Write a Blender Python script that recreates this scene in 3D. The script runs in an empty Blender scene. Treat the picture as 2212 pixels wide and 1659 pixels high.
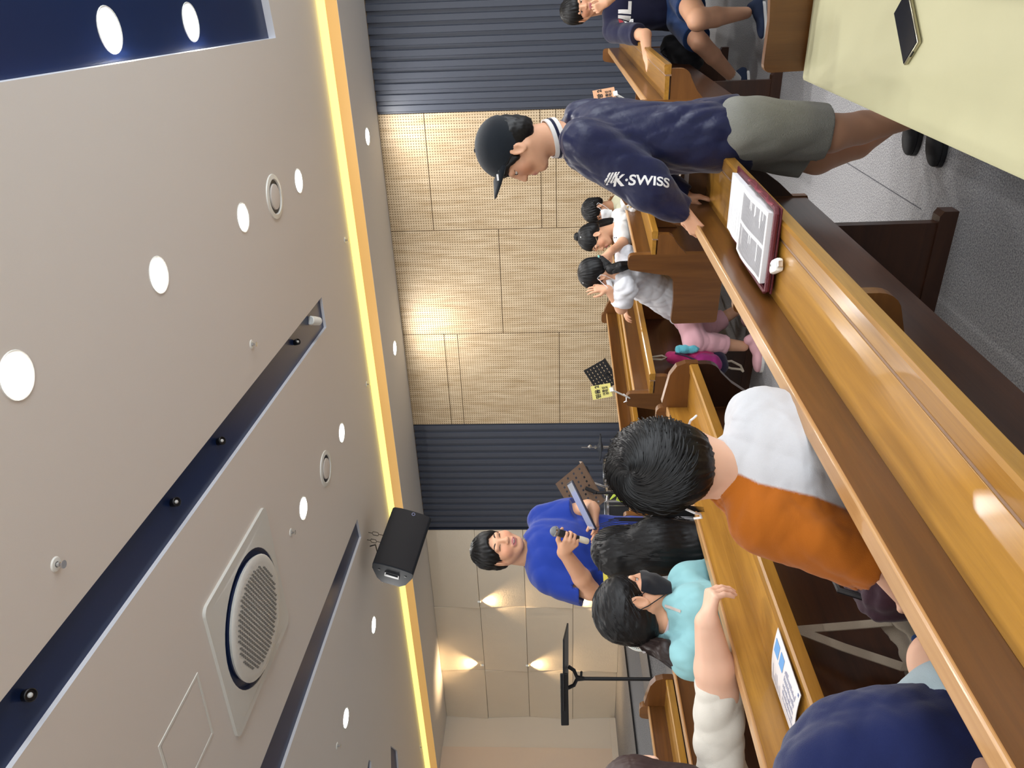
import bpy, bmesh, math, random
import numpy as np
from mathutils import Vector, Matrix, geometry

# ---------------------------------------------------------------- camera, light, exposure
FPX = 1650.0                                   # focal length in pixels of the 2212x1659 frame
YAW, PITCH, ROLL = math.radians(28.8), math.radians(2.95), 0.0128
CAM = Vector((0, 0, 1.28))
_F0 = Vector((-math.sin(YAW), math.cos(YAW), 0))
RGT0 = Vector((math.cos(YAW), math.sin(YAW), 0))
FWD = (_F0 * math.cos(PITCH) + Vector((0, 0, math.sin(PITCH)))).normalized()
UP0 = RGT0.cross(FWD)
UPV = (UP0 * math.cos(ROLL) + RGT0 * math.sin(ROLL)).normalized()
RGT = (RGT0 * math.cos(ROLL) - UP0 * math.sin(ROLL)).normalized()
# the phone was held so that the picture lies on its side: room-up points to the left edge of the frame
CR, CU = -UPV, RGT

S = bpy.context.scene
cam = bpy.data.cameras.new('camera')
cam.sensor_fit = 'HORIZONTAL'; cam.sensor_width = 36; cam.lens = FPX * 36 / 2212
cam.clip_start = 0.02; cam.clip_end = 100
camo = bpy.data.objects.new('camera', cam)
S.collection.objects.link(camo)
camo.matrix_world = Matrix(((CR.x, CU.x, -FWD.x, CAM.x), (CR.y, CU.y, -FWD.y, CAM.y), (CR.z, CU.z, -FWD.z, CAM.z), (0, 0, 0, 1)))
S.camera = camo
S.view_settings.view_transform = 'Standard'
S.view_settings.look = 'None'
S.view_settings.gamma = 1
S.view_settings.use_curve_mapping = False
S.view_settings.exposure = 0.24
W = bpy.data.worlds.new('World'); S.world = W; W.use_nodes = True
W.node_tree.nodes['Background'].inputs[0].default_value = (0.9, 0.95, 1.0, 1)
W.node_tree.nodes['Background'].inputs[1].default_value = 0.3
FILL_W = 95.0                                   # watts of one added fill light
LAMP_W = 13.0                                  # watts of one ceiling downlight
COL = S.collection


def ray(px, py):
    return FWD + CR * ((px - 1106) / FPX) + CU * ((829.5 - py) / FPX)
def P(px, py, Z):                              # the point at depth Z seen at a pixel of the photograph
    return CAM + ray(px, py) * Z
def PZ(px, py, z):
    r = ray(px, py); return CAM + r * ((z - CAM.z) / r.z)
def PY(px, py, y):
    r = ray(px, py); return CAM + r * ((y - CAM.y) / r.y)
def PXx(px, py, x):
    r = ray(px, py); return CAM + r * ((x - CAM.x) / r.x)
V = lambda *a: Vector(a)

# ---------------------------------------------------------------- materials
def srgb(h):
    h = h.lstrip('#'); c = [int(h[i:i + 2], 16) / 255 for i in (0, 2, 4)]
    return tuple(x / 12.92 if x <= .04045 else ((x + .055) / 1.055) ** 2.4 for x in c) + (1,)
def newmat(name):
    m = bpy.data.materials.new(name); m.use_nodes = True
    n = m.node_tree.nodes; return m, n, m.node_tree.links, n['Principled BSDF']
def plain(name, col, rough=.5, metal=0, spec=.5, bump=0, bscale=200, var=0, vscale=6, coat=0, emit=None, estr=0):
    m, n, l, b = newmat(name)
    c = srgb(col) if isinstance(col, str) else tuple(col) + (1,) if len(col) == 3 else col
    b.inputs['Base Color'].default_value = c
    b.inputs['Roughness'].default_value = rough; b.inputs['Metallic'].default_value = metal
    b.inputs['Specular IOR Level'].default_value = spec
    b.inputs['Coat Weight'].default_value = coat; b.inputs['Coat Roughness'].default_value = .15
    if emit:
        b.inputs['Emission Color'].default_value = srgb(emit) if isinstance(emit, str) else emit
        b.inputs['Emission Strength'].default_value = estr
    if var or bump:
        tc = n.new('ShaderNodeTexCoord')
    if var:
        t = n.new('ShaderNodeTexNoise'); t.inputs['Scale'].default_value = vscale; t.inputs['Detail'].default_value = 5
        l.new(tc.outputs['Object'], t.inputs['Vector'])
        r = n.new('ShaderNodeMixRGB'); r.inputs[1].default_value = tuple(x * (1 - var) for x in c[:3]) + (1,)
        r.inputs[2].default_value = tuple(min(1, x * (1 + var)) for x in c[:3]) + (1,)
        l.new(t.outputs['Fac'], r.inputs[0]); l.new(r.outputs[0], b.inputs['Base Color'])
    if bump:
        t2 = n.new('ShaderNodeTexNoise'); t2.inputs['Scale'].default_value = bscale; t2.inputs['Detail'].default_value = 3
        l.new(tc.outputs['Object'], t2.inputs['Vector'])
        bp = n.new('ShaderNodeBump'); bp.inputs['Strength'].default_value = bump; bp.inputs['Distance'].default_value = .01
        l.new(t2.outputs['Fac'], bp.inputs['Height']); l.new(bp.outputs[0], b.inputs['Normal'])
    return m
def wood(name, dark, light, scale=(40, 2.2, 40), rough=.35, coat=.35, fig=.5, spec=.5):
    m, n, l, b = newmat(name)
    tc = n.new('ShaderNodeTexCoord'); mp = n.new('ShaderNodeMapping'); mp.inputs['Scale'].default_value = scale
    oi = n.new('ShaderNodeObjectInfo'); ad = n.new('ShaderNodeVectorMath'); ad.operation = 'ADD'
    sc = n.new('ShaderNodeVectorMath'); sc.operation = 'SCALE'; sc.inputs['Scale'].default_value = 9
    cb = n.new('ShaderNodeCombineXYZ')
    for i in range(3): l.new(oi.outputs['Random'], cb.inputs[i])
    l.new(cb.outputs[0], sc.inputs[0]); l.new(tc.outputs['Object'], ad.inputs[0]); l.new(sc.outputs[0], ad.inputs[1])
    l.new(ad.outputs[0], mp.inputs['Vector'])
    t = n.new('ShaderNodeTexNoise'); t.inputs['Scale'].default_value = 1; t.inputs['Detail'].default_value = 8; t.inputs['Roughness'].default_value = .62
    t.inputs['Distortion'].default_value = .6
    l.new(mp.outputs[0], t.inputs['Vector'])
    t2 = n.new('ShaderNodeTexNoise'); t2.inputs['Scale'].default_value = .12; t2.inputs['Detail'].default_value = 3
    l.new(mp.outputs[0], t2.inputs['Vector'])
    mx = n.new('ShaderNodeMath'); mx.operation = 'MULTIPLY_ADD'; mx.inputs[1].default_value = fig
    l.new(t2.outputs['Fac'], mx.inputs[0])
    mm = n.new('ShaderNodeMath'); mm.operation = 'MULTIPLY'; mm.inputs[1].default_value = 1 - fig
    l.new(t.outputs['Fac'], mm.inputs[0]); l.new(mm.outputs[0], mx.inputs[2])
    cr = n.new('ShaderNodeValToRGB'); cr.color_ramp.elements[0].position = .36; cr.color_ramp.elements[1].position = .64
    cr.color_ramp.elements[0].color = srgb(dark); cr.color_ramp.elements[1].color = srgb(light)
    l.new(mx.outputs[0], cr.inputs[0]); l.new(cr.outputs[0], b.inputs['Base Color'])
    b.inputs['Roughness'].default_value = rough; b.inputs['Coat Weight'].default_value = coat; b.inputs['Coat Roughness'].default_value = .18
    b.inputs['Specular IOR Level'].default_value = spec
    bp = n.new('ShaderNodeBump'); bp.inputs['Strength'].default_value = .12; bp.inputs['Distance'].default_value = .004
    l.new(t.outputs['Fac'], bp.inputs['Height']); l.new(bp.outputs[0], b.inputs['Normal'])
    return m
def emit(name, col, strength):
    m, n, l, b = newmat(name)
    c = srgb(col)
    b.inputs['Base Color'].default_value = c
    b.inputs['Emission Color'].default_value = c; b.inputs['Emission Strength'].default_value = strength
    return m

M = {}
M['ceiling'] = plain('ceiling_paint', '#e9e4de', .85, spec=.2, bump=.05, bscale=350)
M['soffit'] = plain('soffit_paint', '#d8d6d3', .85, spec=.2)
M['navy_gloss'] = plain('navy_panel', '#1d2f5a', .3, spec=.3)
M['white_edge'] = plain('white_edge', '#e6e8ee', .5)
M['cream_wall'] = plain('cream_wall', '#e8dcc8', .8, spec=.25, bump=.15, bscale=60, var=.04, vscale=3)
M['pale_wall'] = plain('pale_wall', '#ddd3c4', .8, spec=.25)
M['rib'] = plain('slate_rib', '#484d59', .42, spec=.35)
M['rib_gap'] = plain('slate_gap', '#2c3240', .6, spec=.3)
M['white_plastic'] = plain('white_plastic', '#f1f3ee', .35)
M['black_plastic'] = plain('black_plastic', '#15161b', .45)
M['black_metal'] = plain('black_metal', '#1a1a1d', .4, metal=.3)
M['chrome'] = plain('chrome', '#d8dade', .18, metal=1)
M['lens'] = emit('lamp_lens', '#ffffff', 14)
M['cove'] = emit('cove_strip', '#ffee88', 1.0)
M['shelf'] = wood('golden_wood', '#8a5e20', '#bd8b38', rough=.3, coat=.5)
M['back'] = wood('shaded_wood', '#45290f', '#68411a', rough=.32, coat=.45)  # shelf wood toned darker, standing in for less light on upright faces
M['panel'] = wood('panel_wood', '#5a3616', '#7d5023', scale=(2.2, 30, 30), rough=.38, coat=.3, fig=.6)
M['panel_v'] = wood('panel_wood_upright', '#5d3815', '#7f5325', scale=(30, 30, 2.2), rough=.38, coat=.3, fig=.6)
M['edge'] = wood('edge_wood', '#a87a48', '#c59a66', rough=.4, coat=.3)
M['leg'] = wood('dark_leg_wood', '#2c1810', '#432717', scale=(3, 30, 30), rough=.42, coat=.2)
M['cushion'] = plain('cream_cushion', '#d6d4ac', .5, spec=.4, bump=.04, bscale=90, var=.05, vscale=4)

def carpet():
    m, n, l, b = newmat('grey_carpet')
    tc = n.new('ShaderNodeTexCoord')
    t = n.new('ShaderNodeTexNoise'); t.inputs['Scale'].default_value = 190; t.inputs['Detail'].default_value = 4; t.inputs['Roughness'].default_value = .7
    l.new(tc.outputs['Object'], t.inputs['Vector'])
    cr = n.new('ShaderNodeValToRGB'); cr.color_ramp.elements[0].position = .38; cr.color_ramp.elements[1].position = .62
    cr.color_ramp.elements[0].color = srgb('#6f6f74'); cr.color_ramp.elements[1].color = srgb('#b0afae')
    l.new(t.outputs['Fac'], cr.inputs[0]); l.new(cr.outputs[0], b.inputs['Base Color'])
    b.inputs['Roughness'].default_value = .95; b.inputs['Specular IOR Level'].default_value = .1
    bp = n.new('ShaderNodeBump'); bp.inputs['Strength'].default_value = .5; bp.inputs['Distance'].default_value = .006
    l.new(t.outputs['Fac'], bp.inputs['Height']); l.new(bp.outputs[0], b.inputs['Normal'])
    return m
M['carpet'] = carpet()
def perf():
    # pale ash board: streaky upright grain and a fine grid of round holes (about a centimetre and a half apart)
    m, n, l, b = newmat('perforated_ash_board')
    tc = n.new('ShaderNodeTexCoord')
    mp = n.new('ShaderNodeMapping'); mp.inputs['Scale'].default_value = (22, 22, 2.6)
    l.new(tc.outputs['Object'], mp.inputs['Vector'])
    t = n.new('ShaderNodeTexNoise'); t.inputs['Scale'].default_value = 1; t.inputs['Detail'].default_value = 7; t.inputs['Roughness'].default_value = .65
    l.new(mp.outputs[0], t.inputs['Vector'])
    cr = n.new('ShaderNodeValToRGB'); cr.color_ramp.elements[0].position = .3; cr.color_ramp.elements[1].position = .68
    cr.color_ramp.elements[0].color = srgb('#b59b76'); cr.color_ramp.elements[1].color = srgb('#dcc9a9')
    l.new(t.outputs['Fac'], cr.inputs[0])
    sx = n.new('ShaderNodeSeparateXYZ'); l.new(tc.outputs['Object'], sx.inputs[0])
    def cell(out):
        a = n.new('ShaderNodeMath'); a.operation = 'MULTIPLY'; a.inputs[1].default_value = 1 / .0265
        f = n.new('ShaderNodeMath'); f.operation = 'FRACT'; s = n.new('ShaderNodeMath'); s.operation = 'SUBTRACT'; s.inputs[1].default_value = .5
        q = n.new('ShaderNodeMath'); q.operation = 'POWER'; q.inputs[1].default_value = 2
        ab = n.new('ShaderNodeMath'); ab.operation = 'ABSOLUTE'
        l.new(out, a.inputs[0]); l.new(a.outputs[0], f.inputs[0]); l.new(f.outputs[0], s.inputs[0]); l.new(s.outputs[0], ab.inputs[0]); l.new(ab.outputs[0], q.inputs[0]); return q.outputs[0]
    ad = n.new('ShaderNodeMath'); ad.operation = 'ADD'
    l.new(cell(sx.outputs['X']), ad.inputs[0]); l.new(cell(sx.outputs['Z']), ad.inputs[1])
    lt = n.new('ShaderNodeMath'); lt.operation = 'LESS_THAN'; lt.inputs[1].default_value = .048
    l.new(ad.outputs[0], lt.inputs[0])
    mx = n.new('ShaderNodeMixRGB'); mx.inputs[2].default_value = srgb('#6d5538')
    l.new(lt.outputs[0], mx.inputs[0]); l.new(cr.outputs[0], mx.inputs[1]); l.new(mx.outputs[0], b.inputs['Base Color'])
    b.inputs['Roughness'].default_value = .6
    bp = n.new('ShaderNodeBump'); bp.inputs['Strength'].default_value = .4; bp.inputs['Distance'].default_value = .004; bp.invert = True
    l.new(lt.outputs[0], bp.inputs['Height']); l.new(bp.outputs[0], b.inputs['Normal'])
    return m
M['perf'] = perf()

# ---------------------------------------------------------------- mesh helpers
def tag(o, label=None, cat=None, group=None, kind=None):
    if label: o['label'] = label
    if cat: o['category'] = cat
    if group: o['group'] = group
    if kind: o['kind'] = kind
    return o
def empty(name, loc=(0, 0, 0), rz=0, label=None, cat=None, group=None):
    o = bpy.data.objects.new(name, None); COL.objects.link(o); o.location = loc; o.rotation_euler = (0, 0, rz)
    o.empty_display_size = .1
    return tag(o, label, cat, group)
def obj(name, me, mat=None, parent=None):
    o = bpy.data.objects.new(name, me); COL.objects.link(o)
    if mat is not None:
        for mm in (mat if isinstance(mat, (list, tuple)) else [mat]): me.materials.append(M[mm] if isinstance(mm, str) else mm)
    if parent is not None: o.parent = parent
    return o
def rotm(rx=0, ry=0, rz=0):
    return (Matrix.Rotation(rz, 3, 'Z') @ Matrix.Rotation(ry, 3, 'Y') @ Matrix.Rotation(rx, 3, 'X'))
def frame(x=None, y=None, z=None):
    """3x3 matrix whose columns are axes; give two of them"""
    if z is not None and y is not None:
        z = z.normalized(); x = y.cross(z).normalized(); y = z.cross(x)
    elif x is not None and z is not None:
        z = z.normalized(); y = z.cross(x).normalized(); x = y.cross(z)
    else:
        y = y.normalized(); z = x.cross(y).normalized(); x = y.cross(z)
    return Matrix((x, y, z)).transposed()
class MB:
    def __init__(s): s.v = []; s.f = []; s.mi = []; s.cur = 0
    def add(s, vs, fs):
        o = len(s.v); s.v += [tuple(v) for v in vs]; s.f += [tuple(i + o for i in f) for f in fs]; s.mi += [s.cur] * len(fs); return s
    def box(s, c, h, R=None, ch=0):
        """box, half sizes h, optional chamfer"""
        c = Vector(c); R = R or Matrix.Identity(3)
        if ch <= 0:
            vs = [c + R @ Vector((sx * h[0], sy * h[1], sz * h[2])) for sx in (-1, 1) for sy in (-1, 1) for sz in (-1, 1)]
            return s.add(vs, [(0, 1, 3, 2), (4, 6, 7, 5), (0, 4, 5, 1), (2, 3, 7, 6), (0, 2, 6, 4), (1, 5, 7, 3)])
        ch = min(ch, min(h) * .95)
        bm = bmesh.new(); bmesh.ops.create_cube(bm, size=2)
        for v in bm.verts: v.co = Vector((v.co.x * h[0], v.co.y * h[1], v.co.z * h[2]))
        bmesh.ops.bevel(bm, geom=bm.edges[:], offset=ch, segments=2, affect='EDGES', profile=.5)
        bm.verts.index_update()
        s.add([c + R @ v.co for v in bm.verts], [[v.index for v in f.verts] for f in bm.faces]); bm.free(); return s
    def bb(s, lo, hi, ch=0):
        lo, hi = Vector(lo), Vector(hi); return s.box((lo + hi) / 2, (hi - lo) / 2, None, ch)
    def prism(s, pts, o, ax, ay, az, t0, t1):
        """2-D outline pts (a,b) in axes ax, ay at origin o, pushed along az from t0 to t1"""
        o, ax, ay, az = Vector(o), Vector(ax), Vector(ay), Vector(az); n = len(pts)
        vs = [o + ax * a + ay * b + az * t0 for a, b in pts] + [o + ax * a + ay * b + az * t1 for a, b in pts]
        fs = [tuple(range(n))[::-1], tuple(range(n, 2 * n))] + [(i, (i + 1) % n, (i + 1) % n + n, i + n) for i in range(n)]
        return s.add(vs, fs)
    def tube(s, path, r, n=8, cap=True):
        path = [Vector(p) for p in path]; rs = r if isinstance(r, (list, tuple)) else [r] * len(path)
        rings = []; prev = None
        for i, p in enumerate(path):
            d = (path[min(i + 1, len(path) - 1)] - path[max(i - 1, 0)])
            d = d.normalized() if d.length > 1e-9 else Vector((0, 0, 1))
            if prev is None:
                a = d.orthogonal().normalized()
            else:
                a = (prev - d * prev.dot(d)); a = a.normalized() if a.length > 1e-6 else d.orthogonal().normalized()
            prev = a; b = d.cross(a)
            rings.append([p + (a * math.cos(2 * math.pi * k / n) + b * math.sin(2 * math.pi * k / n)) * rs[i] for k in range(n)])
        vs = [v for rg in rings for v in rg]; fs = []
        for i in range(len(path) - 1):
            for k in range(n): fs.append((i * n + k, i * n + (k + 1) % n, (i + 1) * n + (k + 1) % n, (i + 1) * n + k))
        if cap: fs += [tuple(range(n))[::-1], tuple(range((len(path) - 1) * n, len(path) * n))]
        return s.add(vs, fs)
    def strip(s, path, w, nrm, t=.0015):
        """flat band along a path: width w, lying across `nrm`"""
        path = [Vector(p) for p in path]; nrm = Vector(nrm); vs = []
        for i, p in enumerate(path):
            d = (path[min(i + 1, len(path) - 1)] - path[max(i - 1, 0)]).normalized()
            sd = d.cross(nrm).normalized(); nn = sd.cross(d).normalized()
            vs += [p + sd * w / 2 + nn * t, p - sd * w / 2 + nn * t, p - sd * w / 2 - nn * t, p + sd * w / 2 - nn * t]
        fs = []
        for i in range(len(path) - 1):
            for k in range(4): fs.append((i * 4 + k, i * 4 + (k + 1) % 4, (i + 1) * 4 + (k + 1) % 4, (i + 1) * 4 + k))
        fs += [(3, 2, 1, 0), tuple((len(path) - 1) * 4 + k for k in range(4))]
        return s.add(vs, fs)
    def lathe(s, prof, o, R=None, n=32, a0=0, a1=2 * math.pi):
        """profile (r, h) turned about local z of R at o"""
        o = Vector(o); R = R or Matrix.Identity(3); full = abs(a1 - a0 - 2 * math.pi) < 1e-6
        m = n if full else n + 1; vs = []
        for k in range(m):
            a = a0 + (a1 - a0) * k / n
            vs += [o + R @ Vector((r * math.cos(a), r * math.sin(a), h)) for r, h in prof]
        L = len(prof); fs = []
        for k in range(n):
            k2 = (k + 1) % m
            for j in range(L - 1): fs.append((k * L + j, k2 * L + j, k2 * L + j + 1, k * L + j + 1))
        return s.add(vs, fs)
    def ball(s, c, r, R=None, nu=14, nv=9):
        c = Vector(c); R = R or Matrix.Identity(3); r = (r, r, r) if isinstance(r, (int, float)) else r
        vs = []; fs = []
        for j in range(nv + 1):
            th = math.pi * j / nv
            for i in range(nu):
                ph = 2 * math.pi * i / nu
                vs.append(c + R @ Vector((r[0] * math.sin(th) * math.cos(ph), r[1] * math.sin(th) * math.sin(ph), r[2] * math.cos(th))))
        for j in range(nv):
            for i in range(nu): fs.append((j * nu + i, (j + 1) * nu + i, (j + 1) * nu + (i + 1) % nu, j * nu + (i + 1) % nu))
        return s.add(vs, fs)
    def mesh(s, name, smooth=False):
        me = bpy.data.meshes.new(name); me.from_pydata(s.v, [], s.f)
        bm = bmesh.new(); bm.from_mesh(me); bmesh.ops.remove_doubles(bm, verts=bm.verts[:], dist=1e-6)
        bmesh.ops.recalc_face_normals(bm, faces=bm.faces[:]); bm.to_mesh(me); bm.free()
        if len(me.polygons) == len(s.mi) and any(s.mi):
            me.polygons.foreach_set('material_index', s.mi)
        if smooth:
            me.polygons.foreach_set('use_smooth', [True] * len(me.polygons))
            if smooth != 'all': me.set_sharp_from_angle(angle=math.radians(38))
        return me
    def build(s, name, mat, parent=None, smooth=False, off=None):
        if off is not None: s.v = [tuple(Vector(v) - Vector(off)) for v in s.v]
        return obj(name, s.mesh(name, smooth), mat, parent)
def text(name, body, mat, size, loc, xdir, ydir, parent=None, off=None, align='CENTER', bold=0, depth=.0006, ysq=1):
    cu = bpy.data.curves.new(name, 'FONT'); cu.body = body; cu.size = size; cu.align_x = align; cu.align_y = 'CENTER'
    cu.extrude = depth; cu.offset = bold
    o = bpy.data.objects.new(name, cu); COL.objects.link(o)
    dg = bpy.context.evaluated_depsgraph_get(); me = bpy.data.meshes.new_from_object(o.evaluated_get(dg))
    bpy.data.objects.remove(o); bpy.data.curves.remove(cu)
    x = Vector(xdir).normalized(); y = Vector(ydir); y = (y - x * y.dot(x)).normalized(); z = x.cross(y)
    mw = Matrix(((x.x, y.x * ysq, z.x, loc[0]), (x.y, y.y * ysq, z.y, loc[1]), (x.z, y.z * ysq, z.z, loc[2]), (0, 0, 0, 1)))
    me.transform(mw)
    if off is not None: me.transform(Matrix.Translation(-Vector(off)))
    me.materials.clear()
    return obj(name, me, mat, parent)
def struct(name, mb, mat, parent=None, smooth=False):
    o = mb.build(name, mat, parent, smooth)
    if parent is None: o['kind'] = 'structure'
    return o
# ================================================================ THE ROOM
HS, HM = 2.97, 3.144            # soffit along the wall, main ceiling
YW, YF = 7.87, 6.84             # wall plane, fascia plane
XL, XR, YB = -10.2, 4.2, -5.0   # stage back wall, right wall, wall behind the camera

struct('floor', MB().bb((XL - .1, YB - .1, -.1), (XR + .1, YW + .2, 0)), 'carpet')
seam = MB(); a, b_ = PZ(1776, 318, 0), PZ(1990, 452, 0)
d_ = (b_ - a).normalized(); n_ = V(-d_.y, d_.x, 0)
seam.add([a + n_ * .0016 + V(0, 0, .0012), b_ + n_ * .0016 + V(0, 0, .0012), b_ - n_ * .0016 + V(0, 0, .0012), a - n_ * .0016 + V(0, 0, .0012)], [(0, 1, 2, 3)])
seam.build('carpet_seam', plain('seam_dark', '#4a4a50', .9), bpy.data.objects['floor'])

# ---- main ceiling with the dark recessed slots cut through it
def quad_slot(p_far_a, p_far_b, p_near_a, p_near_b, ext=1.6):
    fa, fb, na, nb = [PZ(*p, HM) for p in (p_far_a, p_far_b, p_near_a, p_near_b)]
    return [fa, fa + (na - fa) * ext, fb + (nb - fb) * ext, fb]
slot1 = quad_slot((695, 641.5), (705, 707), (0, 1517), (25, 1659), 1.25)
slot2 = quad_slot((772, 1121), (780.5, 1160), (562, 1659), (612, 1659), 1.5)
c0 = PZ(596, 82, HM); e1 = (PZ(0, 178, HM) - c0) * 1.7; e2 = (PZ(580, 0, HM) - c0).normalized() * 1.9
tray = [c0, c0 + e1, c0 + e1 + e2, c0 + e2]
slot3 = [PZ(844, 1611, HM), PZ(858, 1622, HM), PZ(866, 1720, HM), PZ(846, 1720, HM)]
slot4 = [PZ(797, 1641, HM), PZ(802, 1645, HM), PZ(800, 1740, HM), PZ(780, 1740, HM)]
holes = [slot1, slot2, tray, slot3, slot4]
outer = [V(XL, YB, HM), V(XR, YB, HM), V(XR, YF, HM), V(XL, YF, HM)]
tri = geometry.tessellate_polygon([outer] + holes)
allv = outer + [p for h in holes for p in h]
cm = MB().add(allv, tri); cm.bb((XL - .1, YB - .1, HM + .3), (XR + .1, YW + .2, HM + .36))
ceil = struct('ceiling', cm, 'ceiling')
for h, dep in ((slot1, .022), (slot2, .022), (tray, .05), (slot3, .02), (slot4, .02)):
    lin = MB(); n = len(h)
    for i in range(n):
        a, b = h[i], h[(i + 1) % n]; lin.add([a, b, b + V(0, 0, dep), a + V(0, 0, dep)], [(0, 1, 2, 3)])
    lin.build('slot_lining', 'white_edge', ceil)
    top = MB(); top.add([p + V(0, 0, dep) for p in h], [tuple(range(n))]); top.build('slot_panel', 'navy_gloss', ceil)

# ---- soffit along the wall, fascia and the warm cove light
struct('trim_1', MB().bb((XL, YF, HS), (XR, YW, HS + .1)), 'soffit')
fas = MB().bb((XL, YF + .012, HS + .1), (XR, YF + .05, HM + .02)); struct('trim_2', fas, 'soffit')
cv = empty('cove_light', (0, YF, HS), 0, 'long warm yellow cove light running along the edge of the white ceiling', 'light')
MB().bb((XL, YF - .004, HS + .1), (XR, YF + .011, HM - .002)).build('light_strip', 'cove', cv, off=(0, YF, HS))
M['amber'] = emit('fascia_glow', '#dcae68', .42)  # emission stands in for cove light falling on the lower fascia
MB().bb((XL, YF - .004, HS + .002), (XR, YF - .001, HS + .1)).build('glowing_fascia', 'amber', cv, off=(0, YF, HS))

# ---- wall with perforated boards, ribbed sections and the stage boards
wall = struct('wall_back', MB().bb((XL - .1, YW + .03, 0), (XR + .1, YW + .2, HM + .1)), plain('wall_backing', '#8d7352', .8))
def wx(py): # x on the wall plane seen at the horizon at a pixel row
    t = math.tan(YAW + math.atan((py - 829.5) / FPX)); return -t * YW
X1, X2, X3, X4 = wx(238), wx(494), wx(719), wx(915.5)
zc = lambda h: 1.28 + h
pcols = [(X1, X2, [1.69, 1.229, .078, -.077, -1.26]), (X2, X3, [1.69, .54, -.634, -1.26]), (X3, X4, [1.69, 1.216, 1.063, -.095, -1.26])]
for xa, xb, hs in pcols:
    for h1, h0 in zip(hs, hs[1:]):
        MB().bb((xb + .0035, YW, zc(h0) + .0035), (xa - .0035, YW + .03, zc(h1) - .0035)).build('perforated_board', 'perf', wall)
def rib_mesh():
    pr = [(-.05, 0), (-.034, 0), (-.026, -.022), (.026, -.022), (.034, 0), (.05, 0)]
    pr = pr + [(.05, .01), (-.05, .01)]
    mb = MB().prism(pr, (0, 0, 0), (1, 0, 0), (0, 1, 0), (0, 0, 1), .02, HS - .004)
    mb.mi = [0] * len(mb.mi); return mb
rm = rib_mesh(); me_rib = rm.mesh('rib')
# front and flanks lighter paint, the valley floor darker paint
me_rib.materials.append(M['rib'])
X5 = wx(1141)
nL = int(round((X4 - X5) / .1)); pw = (X4 - X5) / nL
for i in range(nL):
    o = obj('rib_slat', me_rib, None, wall); o.location = (X4 - (i + .5) * pw, YW + .02, 0); o.scale.x = pw / .1
i = 0
while X1 + (i + .5) * .1 < XR:
    o = obj('rib_slat', me_rib, None, wall); o.location = (X1 + (i + .5) * .1, YW + .02, 0); i += 1
MB().bb((X5 - .012, YW - .02, 0), (X5, YW + .03, HS)).build('corner_trim', 'rib_gap', wall)
# stage boards: slightly tilted, lifted edges with small warm lamps behind them
xs = [X5 - .012, wx(1310), wx(1447), XL]
zs = [2.97, 2.32, 1.68, 1.02, .37]
for ci in range(3):
    for ri in range(4):
        xa, xb = xs[ci], xs[ci + 1]; z1, z0 = zs[ri], zs[ri + 1]
        k = (ci + ri) % 2
        out_b, out_t = (.045, .008) if k == 0 else (.008, .03)
        # outline: the lifted edge swells towards one end
        nx = 8; vs = []
        for j in range(nx + 1):
            f = j / nx; x = xa + (xb - xa) * f + (.003 if j == 0 else -.003 if j == nx else 0) * -1
            sw = math.sin(math.pi * min(1, f * .98 + .01)) if k else f
            vs += [V(x, YW + .03 - .03 - out_t * (1 - .3 * sw), z1 - .003), V(x, YW - out_b * (.35 + .65 * sw), z0 + .003), V(x, YW + .03, z0 + .003), V(x, YW + .03, z1 - .003)]
        fs = []
        for j in range(nx):
            for q in range(4): fs.append((j * 4 + q, j * 4 + (q + 1) % 4, (j + 1) * 4 + (q + 1) % 4, (j + 1) * 4 + q))
        fs += [(3, 2, 1, 0), tuple(nx * 4 + q for q in range(4))]
        MB().add(vs, fs).build('stage_board', 'cream_wall', wall)
def wall_lamp(px, py, up, label, both=False):
    p = PY(px, py, YW - .045)
    t = empty('wall_lamp', p, 0, label, 'lamp', 'small warm lamps on the stage wall')
    MB().lathe([(0, -.02), (.016, -.02), (.016, .02), (0, .02)], (0, 0, 0), n=12).build('housing', 'white_plastic', t, True)
    MB().lathe([(0, 0), (.013, 0)], (0, 0, .021 if up else -.021), n=12).build('bulb', emit('warm_bulb', '#ffd9a0', 6), t)
    L = bpy.data.lights.new('lamp_beam', 'SPOT'); L.energy = 42; L.color = (1, .68, .36); L.spot_size = math.radians(95); L.spot_blend = .8; L.shadow_soft_size = .015
    lo = bpy.data.objects.new('lamp_beam', L); COL.objects.link(lo); lo.parent = t; lo.location = (0, -.006, .024 if up else -.024)
    lo.rotation_euler = (math.pi - .0 if up else 0, 0, 0)
    lo.rotation_euler.x += .12 if up else -.12 if False else 0
wall_lamp(1035, 1300, False, 'warm wall lamp shining down the cream stage wall beside the man in blue')
wall_lamp(1238, 1301, False, 'warm wall lamp low on the stage wall behind the man in blue')
wall_lamp(1042, 1437, True, 'warm wall lamp shining up to the ceiling on the stage wall')
wall_lamp(1139, 1438, False, 'warm wall lamp shining down above the black music stand')

struct('wall_left', MB().bb((XL - .15, YB, 0), (XL, YW, HM + .1)), 'pale_wall')
pl = bpy.data.objects['wall_left']
yy = PXx(1100, 1617, XL).y
MB().bb((XL, YB, .37), (XL + .03, yy, HS)).build('stage_panel', plain('rosy_wall', '#e0cdb9', .8, spec=.2, bump=.1, bscale=60), pl)
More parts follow.
